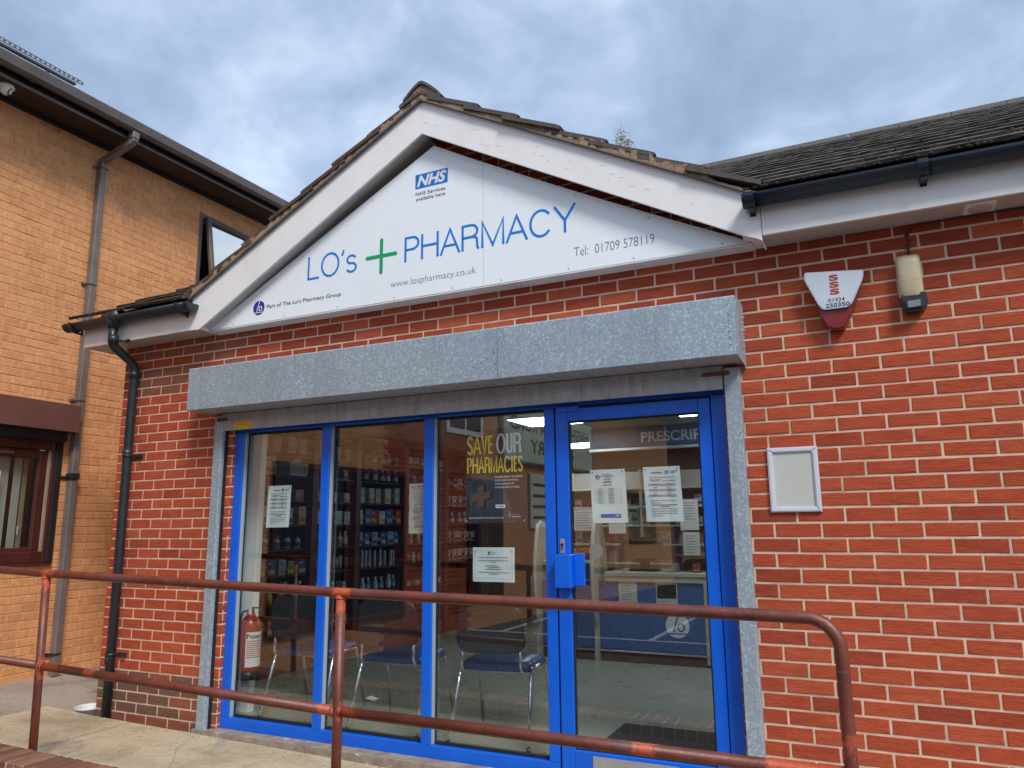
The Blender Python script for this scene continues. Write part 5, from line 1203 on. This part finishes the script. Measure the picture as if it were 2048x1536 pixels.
# counter
CN = thing('shop_counter', 'grey wood counter with deep blue front panel and round white emblem', 'counter', (-1.6, 3.35, FZ))
cy = 3.30
MB().bbox(-2.06, 0.9, cy, cy + 0.7, 0.915, 0.952, 0.004).build('counter_top', M_OAKG, CN)
MB().bbox(-2.06, 0.9, cy + 0.012, cy + 0.05, 0.86, 0.9145, 0.002).build('top_rail', M_OAKG, CN)
MB().bbox(-1.075, -0.98, cy + 0.008, cy + 0.05, 0.12, 0.8595, 0.002).build('end_stile', M_OAKG, CN)
MB().bbox(-2.75, -1.076, cy + 0.03, cy + 0.05, 0.20, 0.8595, 0.002).build('blue_panel', M_CBLU, CN)
MB().bbox(-2.75, -1.0, cy + 0.02, cy + 0.029, 0.185, 0.20, 0.001).build('light_strip', M_ALU, CN)
MB().bbox(-2.75, 0.9, cy + 0.035, cy + 0.06, FZ, 0.184, 0.002).build('plinth', M_WOOD, CN)
MB().bbox(-0.979, 0.9, cy + 0.03, cy + 0.05, 0.2, 0.859, 0.002).build('blue_panel', M_CBLU, CN)
lologo('counter_emblem', (-1.345, 0.46), 0.115, cy + 0.0285, CN, pbr('emblem_pale', (0.72, 0.76, 0.78), None, 3, 0.4, bs=0), M_CBLU)
MB().bbox(-1.205, -1.2, 0, 0.001, 0, 0.001, 0.0001)
for x0_, x1_, z0_, z1_, lab in ((-1.92, -1.73, 0.60, 0.865, 'white printed notice'), (-1.54, -1.33, 0.57, 0.86, 'green and white leaflet poster')):
    n_ = thing('counter_notice', f'{lab} taped to the blue counter front', 'notice', ((x0_ + x1_) / 2, cy, z0_), 0)
    MB().box(x0_, x1_, cy + 0.024, cy + 0.0255, z0_, z1_).build('sheet', M_PAPERD, n_)
    q = MB()
    for i in range(8):
        if lab[0] == 'g' and i < 4: q.box(x0_ + 0.01, x1_ - 0.01, cy + 0.0230, cy + 0.0238, z1_ - 0.15, z1_ - 0.02); continue
        q.box(x0_ + 0.03, x1_ - random.uniform(0.03, 0.07), cy + 0.0230, cy + 0.0238, z1_ - 0.05 - i * 0.026, z1_ - 0.044 - i * 0.026)
    q.build('printed_text', M_INKG if lab[0] == 'w' else pbr('olive_print', (0.14, 0.17, 0.09), (0.35, 0.36, 0.26), 40, 0.6, bs=0), n_)
# curved end panels of the display bay on the left
for x, lab in ((-2.15, 'pale curved divider panel at the left end of the counter top'), (-2.78, 'pale curved divider panel seen between the poster and the blue mullion')):
    dv = thing('divider_panel', lab, 'divider', (x, cy, FZ))
    pts = [(0.0, FZ)] + [(0.02 - 0.09 * math.sin(math.pi * k / 14), FZ + 0.35 + 0.98 * k / 14) for k in range(15)] + [(0.10, FZ + 1.36), (0.22, FZ + 1.33), (0.34, FZ + 1.1), (0.36, FZ + 0.6), (0.36, FZ)]
    q = MB(); q.prism([(cy - 0.03 + a, z) for a, z in pts], x - 0.02, x + 0.02, 'x'); q.build('panel', M_OAKG, dv)
    q = MB(); q.tube([(x, cy - 0.033 + a, z) for a, z in pts[1:19]], 0.022, 8); q.build('edge_trim', pbr('pale_edge', (0.5, 0.5, 0.46), None, 4, 0.5, bs=0), dv)
DS = thing('display_stand', 'small white display shelves with snack packs left of the counter', 'display shelves', (-2.45, cy + 0.2, FZ))
for z in (0.62, 0.84, 1.06): MB().bbox(-2.74, -2.18, cy + 0.03, cy + 0.36, z - 0.02, z, 0.003).build('shelf', M_PLAST, DS)
for i, (c1, c2, z) in enumerate([('yellow', 'red', .84), ('orange', 'cream', .84), ('orange', 'red', 1.06), ('cream', 'orange', 1.06), ('white', 'orange', 1.06), ('cream', 'pink', .62), ('white', 'pink', .62)]):
    product(carton(c1, c2, .12, .12, .06), 'carton', f'{c1} and {c2} pack on the {"middle" if z == .84 else "upper" if z > 1 else "lower"} display shelf by the counter, {["left", "centre", "right"][i % 3]} one', -2.62 + 0.16 * (i % 3), cy + 0.12, z, 'packs on the display shelves', rz=-math.pi / 2)
# monitor, till clutter
MN = thing('computer_monitor', 'black computer monitor seen from behind on the counter', 'monitor', (-1.72, cy + 0.35, 0.952))
q = MB(); q.prism(rpoly([(-1.98, 1.06), (-1.45, 1.06), (-1.56, 1.25), (-1.66, 1.29), (-1.88, 1.29), (-1.97, 1.22)], 0.02), cy + 0.30, cy + 0.38); q.build('monitor_back', M_BLACK, MN)
q = MB(); q.bbox(-1.78, -1.68, cy + 0.34, cy + 0.36, 0.97, 1.07, 0.004); q.bbox(-1.88, -1.58, cy + 0.24, cy + 0.44, 0.9525, 0.97, 0.004); q.build('monitor_stand', M_BLACK, MN)
KB = thing('desktop_printer', 'low black printer behind the monitor on the counter', 'printer', (-1.25, cy + 0.45, 0.952)); q = MB(); q.bbox(-1.45, -0.95, cy + 0.38, cy + 0.68, 0.954, 1.10, 0.012); q.build('printer_body', M_BLACK, KB); q = MB(); q.bbox(-1.40, -1.05, cy + 0.372, cy + 0.379, 1.0, 1.03, 0.001); q.build('paper_slot', M_RUBB, KB)
for i, (c1, c2, x) in enumerate((('cream', 'silver', -1.37), ('orange', 'white', -1.16), ('white', 'silver', -0.98), ('cream', 'red', -0.90))):
    product(carton(c1, c2, .07, .09, .05), 'carton', f'small {c1} and {c2} carton standing on the counter top, {["beside the monitor", "in front of the printer", "right of the printer", "nearest the door jamb"][i]}', x, cy + 0.16, 0.952, None, rz=-math.pi / 2)
PG = thing('counter_screen', 'clear protective screen standing on the counter with pale sheets taped to it', 'screen', (-1.3, cy + 0.1, 0.952))
MB().box(-2.1, 0.5, cy + 0.09, cy + 0.096, 0.954, 1.62).build('clear_sheet', M_GLASS, PG)
for a, b_, c, d in ((-2.02, -1.84, 1.33, 1.62), (-1.28, -1.10, 1.36, 1.66), (-1.26, -1.10, 1.12, 1.34), (-2.4, -2.18, 1.36, 1.58)):
    sh = MB().box(a, b_, cy + 0.085, cy + 0.0865, c, d).build('taped_sheet', M_PAPERD, PG)
    q = MB()
    for i in range(7): q.box(a + 0.02, b_ - random.uniform(0.02, 0.06), cy + 0.0838, cy + 0.0845, d - 0.04 - i * 0.026, d - 0.033 - i * 0.026)
    q.build('printed_text', M_INKG, sh)
# navy PRESCRIPTIONS band
BD = thing('prescriptions_sign', 'navy overhead fascia lettered PRESCRIPTIONS in grey above the counter', 'sign', (-1.0, 3.5, 2.2))
MB().bbox(-2.25, 1.5, 3.50, 3.56, 2.215, 2.428, 0.003).build('fascia_panel', M_BAND, BD)
MB().bbox(-2.25, 1.5, 3.49, 3.565, 2.185, 2.214, 0.003).build('edge_strip', M_ALU, BD)
letters('lettering', 'PRESCRIPTIONS', (-1.675, -0.62, 2.262, 2.370), 3.4985, M_ALU, BD, off=0.02)
# door mat and scrap of paper
DM = thing('door_mat', 'dark grey entrance mat on the shop floor inside the door', 'mat', (-0.55, 0.6, FZ)); q = MB(); q.bbox(-1.185, 0.1, 0.18, 1.10, FZ + 0.001, FZ + 0.010, 0.003); q.build('mat_pad', M_MAT, DM)
q = MB(); q.bbox(-1.195, 0.11, 0.17, 1.11, FZ + 0.0005, FZ + 0.004, 0.001); q.build('mat_edging', M_RUBB, DM)
q = MB(); q.add([(-3.30, 1.0, FZ + .002), (-3.26, 1.06, FZ + .018), (-3.20, 1.07, FZ + .006), (-3.14, 1.03, FZ + .016), (-3.17, 0.98, FZ + .003), (-3.24, 0.97, FZ + .014)], [(0, 1, 5), (1, 2, 5), (2, 3, 4), (2, 4, 5)]); q.build('crumpled_paper', M_PAPER, None, label='crumpled scrap of white paper on the shop floor behind the chairs', cat='litter')
# waiting chairs
def chair(label):
    c_ = thing('waiting_chair', label, 'chair', (0, 0, 0), 0, 'waiting room chairs along the shop window', local=True)
    q = MB(); pts = rpoly([(-0.235, 0.0), (0.235, 0.0), (0.225, 0.41), (-0.225, 0.41)], 0.07, 5); vs = []; n = len(pts)
    for s_, z in ((0.90, 0.425), (1.0, 0.435), (1.0, 0.462), (0.93, 0.482), (0.6, 0.487)):
        for x, y in pts: vs.append((x * s_, 0.205 + (y - 0.205) * s_ + 0.10, z - 0.012 * math.cos(x / 0.235 * 1.5)))
    q.smooth = True; q.add(vs, [(i * n + k, i * n + (k + 1) % n, (i + 1) * n + (k + 1) % n, (i + 1) * n + k) for i in range(4) for k in range(n)] + [tuple(4 * n + k for k in range(n)), tuple(range(n))]); q.build('seat', M_SEAT, c_)
    q = MB(); vs = []; pts = rpoly([(-0.235, 0.545), (0.235, 0.545), (0.205, 0.85), (-0.205, 0.85)], 0.10, 6); n = len(pts)
    for y, s_ in ((-0.024, 0.95), (-0.030, 1.0), (0.008, 1.0), (0.016, 0.94)):
        for x, z in pts:
            zz = 0.6975 + (z - 0.6975) * s_; vs.append((x * s_, y + 0.055 - 0.09 * (zz - 0.545) - 0.03 + 0.55 * (x * s_) ** 2, zz))
    q.smooth = True; q.add(vs, [(i * n + k, i * n + (k + 1) % n, (i + 1) * n + (k + 1) % n, (i + 1) * n + k) for i in range(3) for k in range(n)] + [tuple(3 * n + k for k in range(n)), tuple(range(n))]); q.build('backrest', M_BACKR, c_)
    for sx in (-1, 1):
        q = MB(); q.tube([(sx * 0.262, -0.03, 0.0), (sx * 0.238, 0.12, 0.44), (sx * 0.236, 0.14, 0.448)], 0.0125, 10); q.build('leg', M_CHROME, c_)
        q = MB(); q.tube([(sx * 0.255, 0.56, 0.0), (sx * 0.236, 0.44, 0.43), (sx * 0.236, 0.42, 0.445)], 0.0125, 10); q.build('leg', M_CHROME, c_)
        q = MB(); q.tube([(sx * 0.236, 0.44, 0.44), (sx * 0.236, 0.12, 0.44)], 0.012, 10); q.build('side_rail', M_CHROME, c_)
        q = MB(); q.tube([(sx * 0.20, 0.18, 0.425), (sx * 0.20, 0.055, 0.43), (sx * 0.198, 0.035, 0.46), (sx * 0.19, 0.03, 0.62)], 0.010, 8); q.build('back_support', M_CHROME, c_)
        q = MB(); q.lathe([(0.0005, 0), (0.016, 0), (0.016, 0.02), (0.012, 0.022)], (sx * 0.262, -0.03, -0.001), 8); q.build('leg_ferrule', M_BLACK, c_)
    q = MB(); q.tube([(-0.236, 0.16, 0.415), (0.236, 0.16, 0.415)], 0.009, 8); q.build('cross_bar', M_CHROME, c_)
    return c_
def copy_tree(o, parent=None):
    c = o.copy(); COL.objects.link(c); c.parent = parent
    for ch in list(o.children): copy_tree(ch, c)
    return c
proto = chair('blue seated chrome waiting chair behind the poster pane, nearest the door')
spots = [(-1.79, 0.235, 0.12, None), (-2.555, 0.205, 0.10, 'blue seated chrome waiting chair in the middle of the row behind the shop window'), (-3.335, 0.22, 0.12, 'blue seated chrome waiting chair at the left beside the fire extinguisher')]
for x, y, a, lab in spots:
    o = proto if lab is None else copy_tree(proto)
    o.location = (x, y + 0.03, FZ); o.rotation_euler = (0, 0, a)
    if lab: o['label'] = lab
# fire extinguisher
FE = thing('fire_extinguisher', 'red foam fire extinguisher with a white instruction label behind the left pane', 'fire extinguisher', (-3.72, 0.24, 0.35))
ex, ey = -3.735, 0.215
q = MB(); q.lathe([(0.0005, 0), (0.07, 0), (0.078, 0.015), (0.078, 0.33), (0.066, 0.385), (0.035, 0.405), (0.028, 0.43)], (ex, ey, 0.38), 24); q.build('cylinder', M_REDP, FE)
q = MB(); q.lathe([(0.080, -0.03), (0.083, -0.03), (0.083, 0.03), (0.080, 0.03)], (ex, ey, 0.38), 24); q.build('base_skirt', M_BLACK, FE)
q = MB(); n = 10; vs = []
for k in range(n + 1):
    a = -math.pi * 0.36 + 0.62 * math.pi * k / n
    for z in (0.44, 0.68): vs.append((ex + 0.0795 * math.cos(a), ey + 0.0795 * math.sin(a), z))
q.smooth = True; q.add(vs, [(2 * k, 2 * k + 2, 2 * k + 3, 2 * k + 1) for k in range(n)]); LB = q.build('label_panel', M_WHT, FE)
def wrap(vsz, r_=0.0803):
    o_ = []
    for x, y, z in vsz: a = x / r_ - math.pi * 0.05; o_.append((ex + r_ * math.cos(a), ey + r_ * math.sin(a), z))
    return o_
vs, fs = glyphs('Foam', (-0.075, 0.065, 0.635, 0.668), 0, off=0.03); q = MB(); q.add(wrap(vs), fs); q.build('lettering', M_INK, LB)
q = MB()
for i in range(9):
    for cseg in range(6):
        x0_ = -0.07 + cseg * 0.022; z = 0.615 - i * 0.014
        q.add(wrap([(x0_, 0, z), (x0_ + 0.020, 0, z), (x0_ + 0.020, 0, z + 0.006), (x0_, 0, z + 0.006)]), [(0, 1, 2, 3)])
q.build('printed_text', M_REDP, LB)
q = MB(); q.bbox(ex - 0.018, ex + 0.018, ey - 0.018, ey + 0.018, 0.808, 0.84, 0.004); q.bbox(ex - 0.01, ex + 0.075, ey - 0.01, ey + 0.01, 0.842, 0.852, 0.002); q.build('valve', M_BLACK, FE)
q = MB(); q.tube([(ex - 0.01, ey, 0.825), (ex - 0.07, ey - 0.01, 0.815), (ex - 0.094, ey - 0.01, 0.76), (ex - 0.092, ey - 0.01, 0.60), (ex - 0.086, ey, 0.48)], 0.009, 8); q.build('hose', M_BLACK, FE)
q = MB(); q.bbox(ex + 0.0, ex + 0.03, ey - 0.028, ey - 0.024, 0.80, 0.86, 0.002); q.build('inspection_tag', M_PAPER, FE)

# ------------------------------------------------------------------ notices on the glass
def notice(label, x0, x1, z0, z1, style, skew=0.0, m=M_PAPER, y=GY + 0.0062):
    n_ = thing('window_notice', label, 'notice', ((x0 + x1) / 2, y, z0))
    q = MB(); w_, h = x1 - x0, z1 - z0; nx, nz = 4, 6; vs = []
    yf = GY - 0.0012
    for j in range(nz + 1):
        for i in range(nx + 1):
            u, v = i / nx, j / nz; vs.append((x0 + u * w_ + skew * (1 - v) * 0.03, y + (0.0012 * math.sin(u * 5 + v * 7 + x0 * 9)) + 0.001, z0 + v * h + (random.uniform(-.0008, .0008) if j in (0, nz) else 0)))
    q.add(vs, [(j * (nx + 1) + i, j * (nx + 1) + i + 1, (j + 1) * (nx + 1) + i + 1, (j + 1) * (nx + 1) + i) for j in range(nz) for i in range(nx)])
    sh = q.build('sheet', m, n_)
    X = lambda u, v: x0 + u * w_ + skew * (1 - v) * 0.03; Z = lambda v: z0 + v * h
    q = MB(); yy = y - 0.0016
    def bar(u0, u1, v, t_=0.0032, mi=1): q.mi = mi; q.add([(X(u0, v), yy, Z(v)), (X(u1, v), yy, Z(v)), (X(u1, v), yy, Z(v) + t_), (X(u0, v), yy, Z(v) + t_)], [(0, 1, 2, 3)])
    def para(v, n, u0=0.16, u1=0.88, step=0.0125):
        for i in range(n):
            u = u0
            end = u1 - (random.uniform(0.1, 0.45) if i == n - 1 else random.uniform(0, 0.04))
            while u < end:
                L = random.uniform(0.03, 0.12); bar(u, min(end, u + L), v - i * step / 0.297 * (0.297 / h) * 1.0); u += L + 0.015
    if style == 'table':
        for i in range(5): bar(0.5 - [0.14, 0.2, 0.09, 0.1, 0.07][i], 0.5 + [0.14, 0.2, 0.09, 0.1, 0.07][i], 0.90 - i * 0.032)
        for v in (0.75, 0.70): bar(0.36, 0.62, v, 0.004)
        for i in range(7):
            v = 0.63 - i * 0.042; bar(0.19, 0.34, v); bar(0.5, 0.66, v); bar(0.12, 0.88, v - 0.017, 0.0008)
        for u in (0.12, 0.38, 0.88): q.mi = 1; q.add([(X(u, .355), yy, Z(.355)), (X(u, .355) + .0008, yy, Z(.355)), (X(u, .66) + .0008, yy, Z(.66)), (X(u, .66), yy, Z(.66))], [(0, 1, 2, 3)])
        q.mi = 2; q.add([(X(.25, .10), yy, Z(.10)), (X(.82, .10), yy, Z(.10)), (X(.82, .165), yy, Z(.165)), (X(.25, .165), yy, Z(.165))], [(0, 1, 2, 3)])
        q.build('printed_text', [M_INK, M_INKG, M_NHS], sh); lologo('logo_emblem', (X(0.22, 0.86), Z(0.86)), 0.0135, yy, sh)
        letters('lettering', 'NHS', (X(.66, .12), X(.79, .12), Z(.118), Z(.150)), yy - 0.0004, M_WHT, sh, off=0.03, shear=.25)
    elif style == 'hours':
        bar(0.22, 0.52, 0.885, 0.005); bar(0.74, 0.95, 0.905); bar(0.74, 0.85, 0.88)
        para(0.80, 2); bar(0.20, 0.42, 0.735); bar(0.52, 0.86, 0.735)
        for i in range(5):
            v = 0.665 - i * 0.05
            if i % 2 == 0: q.mi = 3; q.add([(X(.12, v - .012), yy + .0003, Z(v - .012)), (X(.86, v - .012), yy + .0003, Z(v - .012)), (X(.86, v + .028), yy + .0003, Z(v + .028)), (X(.12, v + .028), yy + .0003, Z(v + .028))], [(0, 1, 2, 3)])
            bar(0.24, 0.36, v, 0.005 if i % 2 == 0 else 0.003); bar(0.6, 0.72, v, 0.005 if i % 2 == 0 else 0.003)
        para(0.375, 2); bar(0.18, 0.86, 0.295, 0.004); bar(0.42, 0.66, 0.265, 0.004); para(0.225, 4)
        q.build('printed_text', [M_INK, M_INKG, M_NHS, pbr('table_grey', (0.50, 0.52, 0.54), None, 4, 0.6, bs=0) if 'table_grey' not in MATS else MATS['table_grey']], sh); lologo('logo_emblem', (X(0.64, 0.895), Z(0.895)), 0.0105, yy, sh)
    elif style == 'letter':
        bar(0.46, 0.58, 0.83); bar(0.46, 0.52, 0.78)
        for v, a, b_ in ((0.70, .14, .86), (0.61, .14, .86), (0.56, .45, .55), (0.46, .3, .6), (0.41, .38, .64), (0.36, .3, .7), (0.27, .14, .88), (0.22, .40, .6)): bar(a, b_, v)
        for a in ((0.06, 0.94, 0.90), (0.06, 0.94, 0.10)): bar(a[0], a[1], a[2], 0.001)
        for u in (0.06, 0.94): q.mi = 1; q.add([(X(u, .1), yy, Z(.1)), (X(u, .1) + .001, yy, Z(.1)), (X(u, .9) + .001, yy, Z(.9)), (X(u, .9), yy, Z(.9))], [(0, 1, 2, 3)])
        q.build('printed_text', [M_INK, M_INKG], sh); lologo('logo_emblem', (X(0.40, 0.83), Z(0.83)), 0.010, yy, sh)
    else:
        bar(0.1, 0.9, 0.93, 0.005); bar(0.15, 0.85, 0.88, 0.004); v = 0.82
        while v > 0.06:
            bar(0.5 - random.uniform(0.12, 0.38), 0.5 + random.uniform(0.12, 0.38), v, 0.003 + 0.002 * (random.random() < .3)); v -= random.uniform(0.03, 0.05)
        q.build('printed_text', [M_INK, M_INKG], sh)
    pts = {'table': ((.08, .95), (.92, .95)), 'hours': ((.07, .955), (.93, .955)), 'letter': ((.06, .87), (.94, .88)), 'list': ((.5, .97),)}[style]
    q = MB()
    for u, v in pts: q.disc((X(u, v), Z(v)), 0.0045, 12, yy - 0.0006)
    q.build('blu_tack_spot', M_INKG, sh)
    return n_
notice('white A4 hours notice with grey table rows on the left pane', -3.512, -3.297, 1.425, 1.722, 'hours', -0.3)
notice('white list notice at the right edge of the second pane', -2.290, -2.149, 1.378, 1.700, 'list', 0, M_PAPERD)
notice('landscape bordered letter under the campaign poster on the third pane', -1.812, -1.524, 1.085, 1.292, 'letter')
DGY = 0.0660
notice('A4 opening hours sheet with blue strip at foot, left one on the door glass', -1.017, -0.805, 1.433, 1.738, 'table', 0.35, y=DGY)
notice('A4 hours notice with grey table rows, right one on the door glass', -0.698, -0.488, 1.437, 1.742, 'hours', 0.35, y=DGY)
# scalloped badge on the door glass
q = MB(); N = 32; q.add([(-0.992 + (0.040 + 0.0035 * (k % 2)) * math.cos(2 * math.pi * k / N), DGY - 0.0005, 1.276 + (0.040 + 0.0035 * (k % 2)) * math.sin(2 * math.pi * k / N)) for k in range(N)], [tuple(range(N))])
q.build('glass_badge', pbr('badge_grey', (0.36, 0.38, 0.36), (0.26, 0.28, 0.27), 60, 0.6, bs=0.3), None, label='small grey scalloped round sticker on the door glass by the handle', cat='sticker')
# campaign poster
CP = thing('campaign_poster', 'dark poster reading SAVE OUR PHARMACIES in yellow and white on the third pane', 'poster', (-1.66, GY, 1.44))
px0, px1, pz0, pz1, py = -1.862, -1.442, 1.436, 2.028, GY + 0.0055
MB().box(px0, px1, py, py + 0.0008, pz0, pz1).build('sheet', M_POST, CP)
q = MB(); q.add([(px0 + 0.002, py - 0.0006, pz0 + 0.004), (px1 - 0.06, py - 0.0006, pz0 + 0.004), (px1 - 0.17, py - 0.0006, pz0 + 0.26), (px0 + 0.12, py - 0.0006, pz0 + 0.30), (px0 + 0.002, py - 0.0006, pz0 + 0.27)], [(0, 1, 2, 3, 4)]); q.build('picture_sky', M_POSTB, CP)
def P3(u, v): return (px0 + u * (px1 - px0), pz0 + v * (pz1 - pz0))
yy = py - 0.0012
q = MB(); dx3, dz3 = 0.028, 0.008
cx3, cz3, a3, l3 = px0 + 0.105, pz0 + 0.165, 0.024, 0.072
pl = [(cx3 - a3, cz3 - l3), (cx3 + a3, cz3 - l3 + 0.012), (cx3 + a3, cz3 - a3), (cx3 + l3, cz3 - a3 + 0.02), (cx3 + l3, cz3 + a3 + 0.015), (cx3 + a3, cz3 + a3), (cx3 + a3, cz3 + l3 + 0.008), (cx3 - a3, cz3 + l3 - 0.006), (cx3 - a3, cz3 + a3), (cx3 - l3, cz3 + a3 - 0.02), (cx3 - l3, cz3 - a3 - 0.02), (cx3 - a3, cz3 - a3)]
q.mi = 1; q.add([(x + 0.016, yy, z - 0.003) for x, z in pl], [tuple(range(12))]); q.mi = 0; q.add([(x, yy - 0.0004, z) for x, z in pl], [tuple(range(12))])
q.mi = 2
for i in range(-7, 8):
    for j in range(-7, 8):
        x, z = cx3 + i * 0.0095, cz3 + j * 0.0095 + i * 0.002
        if (abs(i * .0095) < a3 - .004 and abs(j * .0095) < l3 - .008) or (abs(j * .0095) < a3 - .004 and abs(i * .0095) < l3 - .008): q.add([(x, yy - .0007, z), (x + .0028, yy - .0007, z), (x + .0028, yy - .0007, z + .0028), (x, yy - .0007, z + .0028)], [(0, 1, 2, 3)])
q.mi = 3; q.add([(px0 + 0.008, yy, pz0 + 0.01), (px0 + 0.022, yy, pz0 + 0.01), (px0 + 0.024, yy, pz0 + 0.19), (px0 + 0.010, yy, pz0 + 0.19)], [(0, 1, 2, 3)])
q.build('picture_cross', [M_CROSSB, M_CROSSD, PM['silver'], M_INK], CP)
stroke_letters('lettering', 'SAVE', (-1.850, -1.668, 1.868, 1.985), yy, M_YEL, CP, 0.0135, 0.12)
stroke_letters('lettering', 'OUR', (-1.640, -1.474, 1.868, 1.990), yy, M_WHT, CP, 0.0140, 0.16)
stroke_letters('lettering', 'PHARMACIES', (-1.850, -1.464, 1.750, 1.848), yy, M_YEL, CP, 0.0105, 0.16)
for i, (s_, b_) in enumerate((('GOVERNMENT FUNDING', 0.0), ('CUTS ARE PUTTING', 0.03), ('THOUSANDS OF', 0.055), ('PHARMACIES AT RISK', 0.02))):
    letters('lettering', s_, (-1.655, -1.464 - b_, 1.716 - i * 0.0215, 1.7275 - i * 0.0215), yy, M_WHT, CP, off=0.02)
letters('lettering', 'saveourpharmacies.co.uk', (-1.842, -1.592, 1.462, 1.480), yy, M_CREAMT, CP, off=0.02)
q = MB(); q.add([(x, yy, z) for x, z in rpoly([(-1.652, 1.530), (-1.582, 1.530), (-1.582, 1.552), (-1.652, 1.552)], 0.0095)], [tuple(range(20))]); q.build('white_pill', M_WHT, CP)
letters('lettering', 'SCAN ME', (-1.640, -1.594, 1.537, 1.545), yy - 0.0005, M_INKG, CP, off=0.02)
q = MB(); q.box(-1.558, -1.549, yy - .0003, yy, 1.468, 1.506); q.box(-1.568, -1.540, yy - .0006, yy - .0003, 1.482, 1.491); q.build('cross_emblem', PM['silver'], CP)
letters('lettering', 'SAVE OUR', (-1.536, -1.488, 1.486, 1.493), yy, PM['silver'], CP, off=0.03); letters('lettering', 'PHARMACIES', (-1.536, -1.478, 1.472, 1.480), yy, M_WHT, CP, off=0.03)
q = MB(); q.disc((px0 + 0.006, pz0 + 0.016), 0.008, 12, yy - .001); q.disc((px1 - 0.012, pz0 + 0.016), 0.008, 12, yy - .001); q.build('blu_tack_spot', PM['silver'], CP)

# ------------------------------------------------------------------ beyond: the twig over the ridge and what stands across the car park
TR = thing('tree_top', 'top twigs of a small tree showing just above the roof ridge', 'tree', (-3.3, 9.0, 0))
q = MB(); q.tube([(-3.35, 9.0, 0), (-3.36, 9.0, 4.5), (-3.40, 9.0, 8.3)], [0.07, 0.04, 0.012], 8)
for i in range(9):
    a = random.uniform(0, 6.28); q.tube([(-3.39, 9.0, 7.7 + i * 0.08), (-3.38 + 0.22 * math.cos(a), 9 + 0.22 * math.sin(a), 8.1 + i * 0.09)], [0.006, 0.002], 5)
q.build('trunk', M_TWIG, TR)
q = MB()
for i in range(520):
    if i % 3: c = Vector((-3.41, 9.0, 8.86)) + Vector((random.gauss(0, .07), random.gauss(0, .10), random.gauss(-0.02, .10)))
    else: c = Vector((-3.25, 9.0, 8.72)) + Vector((random.gauss(0, .05), random.gauss(0, .07), random.gauss(0, .05)))
    u = Vector((random.uniform(-1, 1), random.uniform(-1, 1), random.uniform(-1, 1))).normalized() * random.uniform(0.010, 0.022); v = u.orthogonal().normalized() * random.uniform(0.007, 0.012)
    q.add([c - u, c + v, c + u, c - v], [(0, 1, 2, 3)])
q.build('crown', M_LEAF, TR)
for i, (x, y, w_) in enumerate(((-9.5, -25, 8.0), (1.5, -27, 9.0), (12.5, -26, 8.0))):
    H = thing('house', ['red brick house across the car park, left of the three', 'red brick house across the car park, middle of the three', 'red brick house across the car park, right of the three'][i], 'house', (x, y, -0.35), 0, 'houses across the car park')
    MB().box(x - w_ / 2, x + w_ / 2, y - 7, y, -0.35, 4.6).build('wall', plain('far_red_brick', (0.20, 0.075, 0.05), 0.9) if 'far_red_brick' not in MATS else MATS['far_red_brick'], H)
    MATS['far_red_brick'] = bpy.data.materials['far_red_brick']
    q = MB(); q.prism([(y + 0.35, 4.5), (y - 3.5, 7.3), (y - 7.35, 4.5)], x - w_ / 2 - .2, x + w_ / 2 + .2, 'x'); q.build('roof', M_SLATE, H)
    for a, c in ((-2.6, 0.7), (1.2, 0.7), (-2.6, 3.0), (1.2, 3.0)):
        o = MB().box(x + a, x + a + 1.5, y + 0.001, y + 0.05, c, c + 1.15).build('window_frame', M_WHITE, H); MB().box(x + a + .08, x + a + 1.42, y + 0.051, y + 0.06, c + .08, c + 1.07).build('pane', M_CELL, o)
q = MB(); q.box(-7, 4, -7.6, -7.5, -0.349, -0.346); q.build('parking_line', M_LINE, kind='structure')
for i in range(4):
    x = -5.5 + i * 2.6; q = MB(); q.box(x, x + 0.1, -12.2, -7.6, -0.349, -0.346); q.build('parking_line', M_LINE, kind='structure')

q = MB()
for i in range(420):
    x = random.uniform(-5.5, -0.5); y = -0.09 - abs(random.gauss(0, 0.10)) if random.random() < .6 else random.uniform(-1.0, -0.1); r_ = random.uniform(0.0015, 0.005)
    if y < -1.04: continue
    z = gz(x); a = random.uniform(0, 3); q.t = .5
    q.lathe([(0.0003, 0.0), (r_, 0.0), (r_ * .7, r_ * .7), (0.0003, r_ * .9)], (x, y, z), 5)
q.build('loose_grit', pbr('grit_stone', (0.25, 0.21, 0.17), (0.12, 0.10, 0.08), 60, 0.9, bs=0), kind='stuff')

# joints and a wandering crack in the ramp slab
q = MB()
for x in (-4.55, -2.35): q.prism([(-1.055, gz(x) + 0.0006), (-0.08, gz(x) + 0.0006), (-0.08, gz(x) + 0.0012), (-1.055, gz(x) + 0.0012)], x, x + 0.005, 'x')
p = Vector((-3.9, -0.085)); path = [p.copy()]
for i in range(26): p = p + Vector((random.uniform(0.0, 0.05), random.uniform(-0.055, -0.015))); path.append(p.copy())
for a, b_ in zip(path, path[1:]):
    w_ = random.uniform(0.0008, 0.002)
    if b_.y > -1.05: q.add([(a.x - w_, a.y, gz(a.x) + 0.0008), (a.x + w_, a.y, gz(a.x) + 0.0008), (b_.x + w_, b_.y, gz(b_.x) + 0.0008), (b_.x - w_, b_.y, gz(b_.x) + 0.0008)], [(0, 1, 2, 3)])
q.build('slab_cracks', plain('crack_dirt', (0.07, 0.06, 0.05), 0.95), kind='structure')
